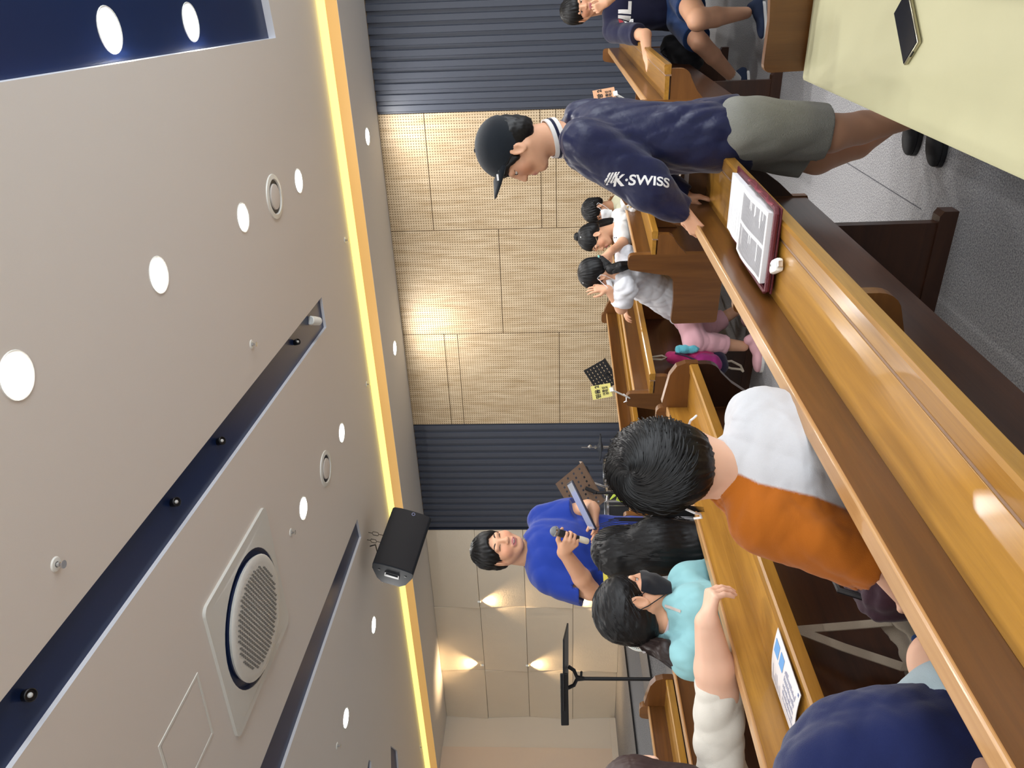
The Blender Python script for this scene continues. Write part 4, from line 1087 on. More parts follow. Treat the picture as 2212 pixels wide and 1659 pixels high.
# ---------------------------------------------------------------- 3. boy in the navy logo shirt, sitting at the far pew
H = Head(P(1250, 21, 4.78), D(.12, .22, -.97), D(-1, .1, -.05), .9); k = H.k
sd = Sdf(.005); neck = P(1303, 12, 4.86)
head_skin(sd, H, neck, .046)
rsh, lsh = P(1325, 68, 4.84), P(1325, -38, 4.88)
rel, rwr = P(1394, 76, 4.60), P(1398, 124, 4.30)
lel, lwr = P(1385, -62, 4.72), P(1309, 6, 4.62)
sd.cap(rsh, lsh, .048, k=.03); sd.cap(P(1350, 12, 4.86), P(1450, 12, 4.92), .10, .10, .03)
limb(sd, [rsh, rel, rwr], [.04, .035, .024]); limb(sd, [lsh, lel, lwr], [.04, .036, .025])
hand(sd, rwr, D(.06, .93, -.1), D(.95, -.05, .1), -1, .76, (.2, .3, .2), .2)
hand(sd, lwr, D(-.85, .5, .05), D(-.3, -.45, .85), 1, .76, tc=.4, curls=[(1.0, 1.3, .8)] * 4)
rhp, lhp = P(1470, 40, 4.86), P(1470, -22, 4.86)
rkn, ran = P(1512, 92, 4.60), P(1588, 172, 4.86)
lkn, lan = P(1508, 42, 4.36), P(1612, 28, 4.50)
limb(sd, [rhp, rkn, rkn.lerp(ran, .35), ran], [.075, .055, .05, .032]); limb(sd, [lhp, lkn, lkn.lerp(lan, .35), lan], [.08, .062, .054, .033])
sd.field()
boyF = person('person', sd, 'boy in a navy logo shirt and shorts sitting sideways with his fist at his mouth', face_paint(H, SKIN_D), SKIN)
features(sd, H, boyF, 'open')
M['navy_tee'] = clothmat('navy_cotton', '#1b1d38', .85); M['navy_shorts'] = clothmat('navy_shorts', '#1d3763', .8)
ts = Sdf(.0055); tf = Dn(.15, .1, -.98)
ts.cap(rsh, lsh, .062, k=.04); ts.cap(P(1350, 12, 4.86), P(1520, 14, 4.95), .145, .15, .05, flat=(tf, .7), clip=[(P(1462, 14, 4.9), D(1, 0, .1))])
ts.cap(rsh, rel, .062, .066, .03, clip=[(rsh.lerp(rel, .8), rel - rsh)]); ts.cap(lsh, lel, .062, .064, .03, clip=[(lsh.lerp(lel, .8), lel - lsh)])
ts.noise(.005, 20, 31, D(1, 0, 0), 2); ts.field(); garment('t_shirt', ts, 'navy_tee', boyF)
def chest(rects, mat, name, off=.003):
    m = MB()
    for x0, x1, y0, y1 in [(a, b, c - 7, d - 7) for a, b, c, d in rects]: m.add([P(x0, y0, 4.7), P(x1, y0, 4.7), P(x1, y1, 4.7), P(x0, y1, 4.7)], [(0, 1, 2, 3)])
    o = m.build(name, mat, boyF); conform(o.data, ts, FWD, off)
chest([(1350, 1357, 36, 56), (1357, 1368, 48, 56), (1339, 1368, 26, 33.5), (1339, 1368, 15, 23), (1360.5, 1368, -1, 15), (1339, 1368, -16, -9), (1339, 1368, -30, -23), (1339, 1345, -23, -16)], 'print_white', 'chest_lettering')
chest([(1339, 1347.5, 36, 52)], plain('red_print', '#b83a48', .6), 'chest_logo_bar')
ss = Sdf(.006); ss.cap(P(1468, 10, 4.88), P(1480, 10, 4.86), .13, .12, .03)
ss.cap(rhp, rkn, .092, .085, .03, clip=[(rhp.lerp(rkn, .82), rkn - rhp)]); ss.cap(lhp, lkn, .095, .085, .03, clip=[(lhp.lerp(lkn, .6), lkn - lhp)])
ss.noise(.004, 24, 8); garment('shorts', ss, 'navy_shorts', boyF)
garment('hair', hair_cap(H, .005, .018, True, -.05, .028, 5), 'hair', boyF)
M['navy_shoe'] = plain('navy_mesh_shoe', '#1c2b49', .8, bump=.4, bscale=900)
shoe(boyF, ground(lan) + V(.05, .03, 0), ground(lan) + V(-.13, -.10, 0), 'navy_shoe'); shoe(boyF, ground(ran) + V(.04, .04, 0), ground(ran) + V(-.15, -.07, 0), 'navy_shoe')
mb = MB(); dn = (ran - rkn).normalized(); mb.tube([ran - dn * .06, ran + dn * .01], [.036, .038], 14); mb.build('sock', 'white_knit', boyF, True)

# ---------------------------------------------------------------- masks and glasses
M['mask_white'] = clothmat('white_mask', '#e9ebee', .8, .2, 500); M['mask_black'] = clothmat('black_mask', '#1c1f26', .85, .2, 500)
def mask(parent, sdb, H, mat, loopmat, sides=(-1, 1)):
    k = H.k; n, m_ = 15, 10; vs = []
    for j in range(m_):
        f = j / (m_ - 1); z = -.014 - .098 * f; tm = 1.42 - .5 * abs(f - .42) ** 1.4 - .15 * f
        for i in range(n):
            th = tm * (2 * i / (n - 1) - 1); dv = H.d(math.sin(th), math.cos(th), 0); c = H.p(0, .02, z)
            h_ = sdb.hit(c + dv * .15 * k, -dv, .15 * k); rho = (h_ - c).length if h_ is not None else 0
            b_ = (.084 - .022 * max(0, f - .55) * 2) ; mn = k / math.sqrt((math.sin(th) / .050) ** 2 + (math.cos(th) / b_) ** 2)
            vs.append(c + dv * (max(rho, mn) + .004))
    fs = [(j * n + i, j * n + i + 1, (j + 1) * n + i + 1, (j + 1) * n + i) for j in range(m_ - 1) for i in range(n - 1)]
    N = len(vs); vs2 = vs + [v + H.f * .002 for v in vs]
    f2 = fs + [tuple(q + N for q in f)[::-1] for f in fs]
    o = MB().add(vs2, f2).build('mask', mat, parent, 'all')
    for sx in sides:
        e1, e2 = vs[1 * n + (n - 1 if sx > 0 else 0)], vs[7 * n + (n - 1 if sx > 0 else 0)]
        ear_t, ear_b = H.p(.082 * sx, -.002, .016), H.p(.082 * sx, -.004, -.036)
        MB().tube([e1, e1.lerp(ear_t, .55) + H.r * sx * .006, ear_t, H.p(.09 * sx, -.02, -.01), ear_b, e2.lerp(ear_b, .55) + H.r * sx * .004, e2], .0016, 6).build('ear_loop', loopmat, o, True)
    return o
M['wire'] = plain('gold_wire', '#c9b48c', .3, metal=.8)
def glasses(parent, H, mat='wire', r=.021, yy=.112, zz=-.006):
    k = H.k; mb = MB()
    for sx in (-1, 1):
        c = H.p(.031 * sx, yy, zz); mb.tube([c + (H.r * math.cos(a) + H.u * math.sin(a)) * r * k for a in np.linspace(0, 2 * math.pi, 19)], .0011 * k, 6, False)
        mb.tube([H.p(.031 * sx + r * sx, yy, zz + .006), H.p(.068 * sx, yy - .025, zz + .008), H.p(.079 * sx, -.005, zz + .006)], .0012 * k, 6)
    mb.tube([H.p(-.01, yy, zz + .004), H.p(0, yy + .003, zz + .007), H.p(.01, yy, zz + .004)], .0011 * k, 6)
    return mb.build('glasses', mat, parent, True)
# ---------------------------------------------------------------- 4. boy in a white mask
H = Head(P(1290, 456, 5.4), D(.2, .92, -.35), D(-1, .2, 0), .84); k = H.k
sd = Sdf(.005); neck = P(1328, 446, 5.42); head_skin(sd, H, neck, .042)
a, b = P(1350, 455, 5.3), P(1350, 405, 5.55)
sd.cap(a, b, .045, k=.03); sd.cap(P(1365, 432, 5.42), P(1450, 432, 5.42), .09, .1, .03)
limb(sd, [a, P(1410, 470, 5.22), P(1420, 520, 5.3)], [.036, .032, .024]); hand(sd, P(1420, 520, 5.3), D(.1, .9, .2), D(.9, 0, .2), 1, .7)
limb(sd, [b, P(1410, 420, 5.6), P(1420, 470, 5.6)], [.036, .032, .024])
limb(sd, [P(1460, 440, 5.38), P(1470, 510, 5.35), P(1545, 520, 5.38)], [.07, .05, .035])
sd.field(); boyM = person('person', sd, 'boy with a white face mask and a pale olive shirt behind the pew', face_paint(H, SKIN_D), SKIN_D); features(sd, H, boyM, 'open')
ts = Sdf(.006); ts.cap(a, b, .058, k=.04); ts.cap(P(1365, 432, 5.42), P(1470, 432, 5.42), .125, .13, .04, flat=(Dn(0, .9, -.3), .75))
ts.cap(a, P(1410, 470, 5.22), .055, .055, .03); ts.cap(b, P(1410, 420, 5.6), .055, .055, .03); ts.cap(P(1335, 446, 5.42), P(1360, 440, 5.42), .06, .08, .03)
ts.noise(.005, 22, 17); garment('shirt', ts, clothmat('pale_olive_cotton', '#b9b79c', .9), boyM)
garment('hair', hair_cap(H, .005, .019, True, -.05, .03, 7, .003), 'hair', boyM)
mask(boyM, sd, H, 'mask_white', 'mask_white')

# ---------------------------------------------------------------- 5. girl with glasses and a ponytail
H = Head(P(1284, 515, 4.85), D(.28, .93, -.2), D(-.96, .28, 0), .86); k = H.k
sd = Sdf(.0042); neck = P(1326, 498, 4.9); head_skin(sd, H, neck, .040)
a, b = P(1346, 500, 4.74), P(1342, 468, 5.02)
el, wr = P(1345, 526, 4.62), P(1318, 544, 4.50)
sd.cap(a, b, .042, k=.03); sd.cap(P(1360, 488, 4.9), P(1460, 480, 4.9), .09, .1, .03)
limb(sd, [a, el, wr], [.034, .032, .022])
hand(sd, wr, D(-.62, .75, -.1), D(-.15, .25, .95), -1, .74, (.25, .3, .25), .25, .22)
limb(sd, [b, P(1400, 500, 5.05), P(1410, 540, 5.0)], [.034, .03, .022]); hand(sd, P(1410, 540, 5.0), D(.1, .9, 0), D(.9, 0, .2), 1, .7)
limb(sd, [P(1460, 490, 4.9), P(1470, 570, 4.85), P(1560, 580, 4.88)], [.07, .05, .035])
sd.field(); girlG = person('person', sd, 'girl with round glasses and a ponytail touching the hair of the girl beside her', face_paint(H, SKIN), SKIN); features(sd, H, girlG, 'open'); glasses(girlG, H)
ts = Sdf(.0055); ts.cap(P(1366, 486, 4.9), P(1470, 480, 4.9), .115, .12, .04, flat=(Dn(.2, .9, -.2), .72)); ts.cap(a, b, .05, k=.04)
ts.cap(a, a.lerp(el, .5), .056, .062, .03); ts.cap(b, b + D(.06, .02, 0), .056, .06, .03)
ts.cap(neck + D(-.02, 0, 0), neck + D(.02, .01, -.01), .058, .062, .01, -1)
ts.noise(.005, 34, 19); ts.field(); garment('ruffled_blouse', ts, 'white_knit', girlG)
mb = MB()
for i in range(9):
    p = ts.hit(P(1330 + i * 3.4, 480 + 4 * i + 3 * (i % 2), 4.4), FWD, .8)
    if p is not None: mb.ball(p, .0045, nu=7, nv=5)
if mb.v: mb.build('blouse_print', plain('navy_print', '#232a45', .7), girlG)
hs = hair_cap(H, .0045, .011, True, -.045, .062, 11, .0015); garment('hair', hs, 'hair', girlG)
def ponytail(parent, pts, rs, mat='hair', seed=0, n=160, w=.0016, side=None, tie=None, name='ponytail'):
    s = Sdf(.0045); limb(s, pts, rs, .012)
    ax = (pts[-1] - pts[0]).normalized(); s.noise(.0018, 190, seed, ax, 9); garment(name, s, mat, parent)
    rng = np.random.RandomState(seed); cum = [Vector(p) for p in pts]
    def path(rt, t, j):
        f = t * (len(cum) - 1); i = min(int(f), len(cum) - 2); c = cum[i].lerp(cum[i + 1], f - i); r = rs[i] + (rs[i + 1] - rs[i]) * (f - i)
        d_ = (cum[i + 1] - cum[i]).normalized(); a_ = d_.orthogonal().normalized(); b_ = d_.cross(a_)
        return c + (a_ * math.cos(rt) + b_ * math.sin(rt)) * (r * (1.0 + .06 * j[0]) + .0005) + a_ * j[1] * .002 * t
    strands(name + '_strands', mat, parent, rng.uniform(0, 6.28, n), path, 8, w, rng)
ponytail(girlG, [H.p(.0, -.10, .02), P(1290, 487, 4.95), P(1310, 482, 4.98), P(1345, 478, 5.0)], [.02, .026, .03, .022], seed=4, n=90, name='ponytail')
MB().lathe([(.018, -.006), (.024, 0), (.018, .006)], H.p(0, -.105, .02), frame(z=H.d(0, -1, .2), y=H.u), n=14).build('hair_tie', 'white_knit', girlG, True)
s = Sdf(.0045); s.ell(H.p(0, -.05, .115), [.024, .028, .024], H.R); s.noise(.002, 160, 6); garment('hair_bun', s, 'hair', girlG)
MB().ball(H.p(-.05, -.02, .098), .006).build('hair_clip', plain('pearl', '#e9eef0', .2), girlG, 'all')

# ---------------------------------------------------------------- 6. girl in the white T-shirt and pink trousers
H = Head(P(1290, 592, 4.47), D(.30, .84, .42), D(-.95, .32, .05), .9); k = H.k
sd = Sdf(.0042); neck = P(1335, 592, 4.45); head_skin(sd, H, neck, .042)
a, b = P(1352, 624, 4.38), P(1352, 552, 4.62)
el, wr = P(1342, 666, 4.46), P(1312, 624, 4.40)
sd.cap(a, b, .045, k=.03); sd.cap(P(1370, 600, 4.54), P(1470, 668, 4.66), .075, .085, .03)
limb(sd, [a, el, wr], [.037, .033, .023]); hand(sd, wr, D(-.75, -.05, .12), D(.1, .5, .85), -1, .74, (.2, .25, .2), .2, .25)
el2, wr2 = P(1352, 600, 4.78), P(1350, 660, 4.75)
limb(sd, [b, el2, wr2], [.037, .032, .023]); hand(sd, wr2, D(.05, .9, -.2), D(.9, 0, .1), 1, .72)
hpa, hpb = P(1484, 676, 4.66), P(1484, 660, 4.82)
kna, ana = P(1500, 738, 4.54), P(1606, 748, 4.62); knb, anb = P(1498, 725, 4.76), P(1600, 665, 4.86)
limb(sd, [hpa, kna, kna.lerp(ana, .35), ana], [.075, .055, .048, .031]); limb(sd, [hpb, knb, anb], [.075, .055, .031])
sd.field(); girlP = person('person', sd, 'girl in a white T-shirt and pink trousers leaning forward on the pew shelf', face_paint(H, SKIN), SKIN); features(sd, H, girlP, 'open'); mask(girlP, sd, H, 'mask_white', 'mask_white'); glasses(girlP, H, 'wire', .022)
M['white_tee'] = clothmat('white_cotton', '#d2d3d8', .9, .2, 700, .1, .03)
ts = Sdf(.0048); tf = Dn(.35, .9, .3)
ts.cap(a, b, .058, k=.04); ts.cap(P(1372, 598, 4.54), P(1496, 676, 4.68), .122, .125, .05, flat=(tf, .72), clip=[(P(1480, 690, 4.6), D(.8, .6, 0))])
ts.cap(P(1340, 594, 4.46), P(1362, 596, 4.48), .052, .09, .04)
ts.cap(a, el, .060, .063, .03, clip=[(a.lerp(el, .78), el - a)]); ts.cap(b, el2, .06, .06, .03, clip=[(b.lerp(el2, .8), el2 - b)])
ts.noise(.007, 30, 41, D(.7, -.7, 0), 3).noise(.002, 70, 3); ts.field(); garment('t_shirt', ts, 'white_tee', girlP)
ps = Sdf(.005); ps.cap(hpa, hpb, .10, k=.03)
ps.cap(hpa, kna, .08, .066, .03); ps.cap(kna, ana, .065, .056, .03, clip=[(kna.lerp(ana, .62), ana - kna)]); ps.cap(hpb, knb, .085, .07, .03); ps.cap(knb, anb, .068, .06, .03, clip=[(knb.lerp(anb, .6), anb - knb)])
ps.noise(.005, 34, 43); garment('trousers', ps, clothmat('dusty_pink_cotton', '#d3a3ac', .9), girlP)
M['pink_shoe'] = plain('pink_shoe', '#dcaab2', .75, bump=.3, bscale=500)
shoe(girlP, ground(ana) + V(.07, .0, 0), ground(ana) + V(-.15, -.05, 0), 'pink_shoe', h=.075); shoe(girlP, ground(anb) + V(.06, 0, 0), ground(anb) + V(-.13, .0, 0), 'pink_shoe', h=.075)
garment('hair', hair_cap(H, .0045, .013, True, -.055, .05, 13, .0015, False), 'hair', girlP)
ponytail(girlP, [H.p(.0, -.095, -.045), P(1320, 582, 4.38), P(1340, 576, 4.36), P(1362, 572, 4.36)], [.018, .026, .028, .02], seed=9, n=90)
MB().lathe([(.016, -.006), (.022, 0), (.016, .006)], H.p(0, -.098, -.048), frame(z=D(.6, -.6, -.4), y=H.u), n=14).build('hair_tie', plain('mint_band', '#7fc4bb', .6), girlP, True)
MB().ball(H.p(-.04, .01, .104), .006).build('hair_clip', 'print_white', girlP, 'all')

# ---------------------------------------------------------------- 7. boy in the white and orange T-shirt
Zo = 1.5
H = Head(P(1450, 1004, Zo), D(.12, .12, .98), D(-.99, .06, .1), .95); k = H.k
sd = Sdf(.004); neck = P(1576, 1022, 1.51); head_skin(sd, H, neck, .053)
rsh, lsh = P(1640, 908, 1.56), P(1652, 1122, 1.46)
lel, lwr = P(1895, 1205, 1.43), P(1960, 1290, 1.62)
rel = P(1810, 880, 1.72)
sd.cap(rsh, lsh, .038, k=.02); sd.cap(P(1720, 1015, 1.56), P(2050, 1020, 1.58), .06, .07, .02)
limb(sd, [lsh, lel, lwr], [.038, .033, .026]); hand(sd, lwr, D(.2, .3, .9), D(.9, 0, -.2), 1, .76)
limb(sd, [rsh, rel, P(1900, 900, 1.9)], [.038, .033, .025]); hand(sd, P(1900, 900, 1.9), D(.2, .1, .9), D(.9, 0, -.2), -1, .76)
for px in (960, 1080):
    limb(sd, [P(2060, px, 1.56), P(2020, px - 10, 1.98), P(2210, px - 10, 2.02)], [.075, .052, .035])
sd.field(); boyO = person('person', sd, 'boy with short black hair in a white T-shirt with an orange side, seen from behind', None, SKIN_L)
ts = Sdf(.0045)
tf = Dn(.05, .1, 1)
ts.cap(rsh + D(.008, .02, 0), lsh + D(.008, -.02, 0), .052, k=.05); ts.cap(P(1720, 1015, 1.53), P(2080, 1020, 1.56), .148, .152, .05, flat=(tf, .66))
ts.cap(P(1572, 1022, 1.51), P(1676, 1016, 1.52), .066, .12, .05, flat=(tf, .9))
ts.cap(rsh, rel, .062, .058, .03); ts.cap(lsh, lel, .06, .072, .03, clip=[(lsh.lerp(lel, .93), lel - lsh)])
dd = (lel - lsh).normalized(); e_ = lsh.lerp(lel, .93); ts.cap(e_ - dd * .02, e_ + dd * .03, .06, .068, .005, -1)
nd = (H.p(0, -.02, -.05) - neck).normalized(); ts.cap(neck + nd * .062 + tf * .004, neck + nd * .12, .06, .07, .008, -1)
lm_ = lambda X, Y, Z: 1
ts.noise(.012, 15, 51, D(1, .6, 0), 3.2).noise(.002, 60, 2); ts.field()
me = ts.mesh('t_shirt', [], (1, 1, 1))
co = np.zeros(len(me.vertices) * 3, np.float32); me.vertices.foreach_get('co', co); co = co.reshape(-1, 3)
vd = co - np.array(CAM); zz = vd @ np.array(FWD); ix = 1106 + FPX * (vd @ np.array(CR)) / zz; iy = 829.5 - FPX * (vd @ np.array(CU)) / zz
# colour-block seam running from the neck to the waist (in the shirt's own shape)
bx = np.array([1560, 1598, 1640, 1700, 1760, 1830, 2100]); by = np.array([1016, 1024, 1044, 1058, 1072, 1100, 1150])
msk = np.clip((iy - np.interp(ix, bx, by)) / 5 + .5, 0, 1)[:, None]
cl = (msk * np.array(srgb('#a65c17')[:3]) + (1 - msk) * np.array(srgb('#c3c4c8')[:3])).astype(np.float32)
me.color_attributes['Col'].data.foreach_set('color', np.concatenate([cl, np.ones((len(cl), 1), np.float32)], 1).ravel())
obj('t_shirt', me, 'colcloth', boyO)
hs = hair_cap(H, .004, .019, True, -.088, .04, 15, .002, False)
hs.field(); garment('hair', hs, 'hair', boyO)
# strands from the whorl at the crown
rng = np.random.RandomState(5); wh = H.p(-.008, -.078, .070); roots = []
C0 = H.p(0, -.016, .028); rx, ry, rz_ = (.093) * k, (.112) * k, (.100) * k
axw = (wh - C0).normalized(); a1 = axw.orthogonal().normalized(); a2 = axw.cross(a1)
def ellp(dv, ex=0.0):
    l_ = V(dv.dot(H.r) / rx, dv.dot(H.f) / ry, dv.dot(H.u) / rz_); s_ = 1 / max(l_.length, 1e-6); return C0 + dv * (s_ + ex)
for _ in range(2600):
    roots.append((rng.uniform(0, 2 * math.pi), rng.uniform(.02, 1.9)))
def pth(rt, t, j):
    ph, th = rt; th2 = th + t * (.34 + .05 * j[0]); ph2 = ph + t * (.55 / (1 + 2 * th)) + .05 * j[1] * t + .8 * math.exp(-th * 2) * t
    dv = axw * math.cos(th2) + (a1 * math.cos(ph2) + a2 * math.sin(ph2)) * math.sin(th2)
    p = ellp(dv); return p + dv * (.001 + .0075 * math.sin(t * 2.2) * (.6 + .4 * abs(j[2])) - .003 * t)
keep = []
for rt in roots:
    p1 = pth(rt, 1, (0, 0, 0, 0)); l_ = p1 - H.C
    if l_.dot(H.u) > -.065 * k and not (l_.dot(H.f) > .06 and l_.dot(H.u) < .03): keep.append(rt)
strands('hair_strands', 'hair', boyO, keep, pth, 7, .0011, rng)
# mask ear loops
for sx, pts in ((-1, [(1452, 1092, 1.49), (1478, 1098, 1.47), (1500, 1108, 1.47), (1512, 1110, 1.49), (1516, 1118, 1.53), (1500, 1120, 1.58)]), (1, [(1488, 918, 1.53), (1492, 908, 1.52), (1500, 902, 1.53), (1504, 898, 1.56)])):
    MB().tube([P(*q) for q in pts], .0024, 6).build('mask_loop', 'mask_white', boyO, True)
MB().ball(P(1391, 975, 1.405), (.010, .004, .004), frame(x=D(1, .1, 0), z=-FWD)).build('hair_sticker', plain('teal_sticker', '#2b7f86', .5), boyO, 'all')

# ---------------------------------------------------------------- 8. girl with long black hair
H = Head(P(1350, 1186, 2.68), D(.0, -.1, 1), D(-1, .02, .05), .97); k = H.k
sd = Sdf(.006); neck = P(1420, 1180, 2.68); head_skin(sd, H, neck, .043)
a, b = P(1462, 1118, 2.68), P(1462, 1232, 2.66)
sd.cap(a, b, .042, k=.03); sd.cap(P(1490, 1176, 2.68), P(1640, 1176, 2.68), .09, .1, .03)
limb(sd, [a, P(1560, 1105, 2.72), P(1600, 1120, 2.85)], [.036, .032, .024]); limb(sd, [b, P(1570, 1245, 2.72), P(1600, 1220, 2.85)], [.036, .032, .024])
for px in (1140, 1210): limb(sd, [P(1660, px, 2.7), P(1650, px, 3.05), P(1780, px, 3.08)], [.07, .05, .035])
hand(sd, P(1600, 1120, 2.85), D(.1, 0, .9), D(.9, 0, 0), 1, .74); hand(sd, P(1600, 1220, 2.85), D(.1, 0, .9), D(.9, 0, 0), -1, .74)
sd.field(); girlL = person('person', sd, 'girl with long straight black hair hanging over the pew back', None, SKIN_L)
ts = Sdf(.006); ts.cap(a, b, .055, k=.04); ts.cap(P(1485, 1176, 2.68), P(1640, 1176, 2.68), .115, .12, .04, flat=(FWD, .7)); ts.cap(a, P(1560, 1105, 2.72), .055, .055, .03); ts.cap(b, P(1570, 1245, 2.72), .055, .055, .03)
ts.noise(.004, 25, 61); garment('blouse', ts, 'white_tee', girlL)
hs = Sdf(.0048)
hs.ell(H.p(0, -.016, .03), [.088 * k, .106 * k, .096 * k], H.R, .01); hs.cap(H.p(0, -.05, -.01), P(1425, 1180, 2.58), .092, .088, .03, flat=(FWD, .75)); hs.cap(P(1415, 1180, 2.58), P(1560, 1182, 2.55), .09, .082, .03, flat=(FWD, .6))
hs.cut(H.p(0, .055, .0), H.f, H.p(0, .12, -.06), .13)
hs.cap(P(1405, 1130, 2.62), P(1450, 1112, 2.62), .03, .014, .02)
hs.noise(.0025, 150, 62, D(1, 0, 0), 12); hs.field(); garment('hair', hs, 'hair', girlL)
rng = np.random.RandomState(8)
def pth(rt, t, j):
    x0, y0 = rt; px = x0 + t * (1555 - x0) * (.75 + .1 * j[0]); py = 1183 + (y0 - 1183) * (.55 + .45 * min(1, (px - 1275) / 55) ** .5 if px > 1275 else .5) + 3 * j[1] * t
    q = hs.hit(P(px, py, 2.3), FWD, .7, .004)
    return (q if q is not None else P(px, py, 2.6)) - FWD * .001
strands('hair_strands', 'hair', girlL, [(rng.uniform(1284, 1420), rng.uniform(1118, 1248)) for _ in range(300)], pth, 9, .0012, rng)
for i in range(14):
    f = i / 13; MB().tube([P(1395 + 20 * f, 1122 + 6 * f, 2.6), P(1435 + 30 * f, 1100 + 14 * f, 2.57), P(1480 + 40 * f, 1092 + 24 * f, 2.56), P(1520 + 5 * f, 1096 + 24 * f, 2.56)], [.002, .0022, .0018, .0006], 4).build('hair_lock', 'hair', girlL, True)

# ---------------------------------------------------------------- 9. girl in the mint blouse
H = Head(P(1366, 1308, 2.36), D(.14, -.93, .36), D(-1, -.16, .06), .98); k = H.k
sd = Sdf(.004); neck = P(1440, 1335, 2.36); head_skin(sd, H, neck, .045)
a, b = P(1486, 1262, 2.44), P(1492, 1420, 2.24)
sd.cap(a, b, .042, k=.03); sd.cap(P(1500, 1345, 2.34), P(1680, 1345, 2.36), .09, .1, .03)
limb(sd, [a, P(1590, 1235, 2.5), P(1600, 1200, 2.65)], [.036, .032, .024]); limb(sd, [b, P(1640, 1470, 2.3), P(1700, 1440, 2.45)], [.036, .032, .024])
hand(sd, P(1600, 1200, 2.65), D(.1, -.2, .9), D(.9, 0, 0), 1, .74); hand(sd, P(1700, 1440, 2.45), D(.1, 0, .9), D(.9, 0, 0), -1, .74)
for px in (1310, 1390): limb(sd, [P(1700, px, 2.36), P(1690, px - 20, 2.72), P(1850, px - 20, 2.75)], [.07, .05, .035])
sd.field(); girlB = person('person', sd, 'girl in a mint blouse with a black face mask and a low ponytail', face_paint(H, SKIN), SKIN); features(sd, H, girlB, 'open'); mask(girlB, sd, H, 'mask_black', 'mask_black')
tf = Dn(.05, -.5, .85)
ts = Sdf(.0045); ts.cap(a, b, .052, k=.05); ts.cap(P(1520, 1345, 2.34), P(1700, 1345, 2.36), .135, .14, .05, flat=(tf, .7)); ts.cap(P(1446, 1338, 2.36), P(1500, 1342, 2.35), .062, .11, .05, flat=(tf, .8))
ts.cap(a, P(1590, 1235, 2.5), .060, .07, .03); ts.cap(b, P(1640, 1470, 2.3), .06, .066, .03)
nd = (H.p(0, -.02, -.05) - neck).normalized(); ts.cap(neck + nd * .005, neck + nd * .09, .052, .07, .008, -1)
ts.noise(.010, 22, 71, D(1, .2, 0), 3).noise(.002, 60, 7); ts.field(); garment('blouse', ts, clothmat('mint_cotton', '#8fc2c8', .85, .2, 700, .1, .03), girlB)
mb = MB(); ring_band(mb, frame(z=nd, y=tf), neck + nd * .004, .055, .058, -.008, .014, .005); mb.build('collar', clothmat('pale_collar', '#d8ccd2', .8), girlB, True)
pts = []
for t in np.linspace(0, 1, 12):
    q = ts.hit(P(1432 + 66 * t, 1350 + 8 * t, 2.1), FWD, .5)
    if q is not None: pts.append(q - FWD * .002)
if len(pts) > 3: MB().strip(pts, .008, -FWD, .0012).build('ribbon_trim', clothmat('ribbon', '#c9bcb4', .6), girlB)
hs = Sdf(.0042)
hs.ell(H.p(0, -.016, .032), [.087 * k, .106 * k, .094 * k], H.R, .01); hs.ell(H.p(0, -.055, -.025), [.074 * k, .062 * k, .068 * k], H.R, .03)
hs.ell(H.p(0, .125, -.045), [.08 * k, .085 * k, .082 * k], H.R, .012, -1)
for sx in (-1, 1): hs.ell(H.p(.09 * sx, .014, -.03), [.03 * k, .034 * k, .045 * k], H.R, .006, -1)
hs.cut(H.p(0, -.03, -.07), -H.u * .8 + H.f * .3, None, None); hs.noise(.0014, 150, 72, H.f, 6); hs.field(); garment('hair', hs, 'hair', girlB)
rng = np.random.RandomState(3); tp = H.p(.0, -.108, -.045)
def pth(rt, t, j):
    p0, = rt; q = p0.lerp(tp, t * .97); dv = (q - H.p(0, -.016, .02)).normalized(); h_ = hs.hit(H.p(0, -.016, .02) + dv * .2, -dv, .2, .003)
    return (h_ if h_ is not None else q) + dv * .0012
rts = []
for _ in range(420):
    a_ = rng.uniform(-2.6, 2.6); el_ = rng.uniform(-.1, 1.2); dv = H.d(math.sin(a_) * math.cos(el_), math.cos(a_) * math.cos(el_) * .9, math.sin(el_)); rts.append((H.p(0, -.016, .03) + dv * .1,))
strands('hair_strands', 'hair', girlB, rts, pth, 7, .001, rng)
ponytail(girlB, [tp, P(1438, 1405, 2.26), P(1475, 1432, 2.24), P(1520, 1452, 2.22)], [.019, .030, .031, .026], 'hair2', seed=14, n=150, w=.0012)
MB().lathe([(.019, -.008), (.026, 0), (.019, .008)], tp + D(.01, .006, -.005), frame(z=D(.8, .6, 0), y=H.u), n=16).build('hair_tie', plain('grey_band', '#a7a2a4', .6), girlB, True)

# ---------------------------------------------------------------- 10. arm of the child resting on the pew
H = Head(P(1392, 1706, 2.12), D(0, .25, .95), D(-1, 0, 0), 1.0); k = H.k
sd = Sdf(.0036); neck = P(1490, 1735, 2.12); head_skin(sd, H, neck, .045)
sh_, el, wr = P(1556, 1690, 2.12), P(1552, 1490, 2.07), P(1528, 1345, 2.03)
sd.cap(sh_, P(1560, 1860, 2.1), .045, k=.03); sd.cap(P(1600, 1780, 2.12), P(1780, 1780, 2.12), .09, .1, .03)
limb(sd, [sh_, el, el.lerp(wr, .3), wr], [.05, .055, .053, .034], .02)
hand(sd, wr, D(.18, -.86, .12), D(.86, .3, .12), -1, .9, tc=.35, curls=[(1.0, .5, .3), (1.05, .5, .3), (1.05, .55, .3), (1.0, .5, .3)], spread=.08)
for px in (1740, 1830): limb(sd, [P(1790, px, 2.12), P(1780, px - 20, 2.5), P(1920, px - 20, 2.55)], [.07, .05, .035])
sd.field(); arm = person('person', sd, 'child with brown hair and a cream sleeve, arm resting along the pew top', None, SKIN_L)
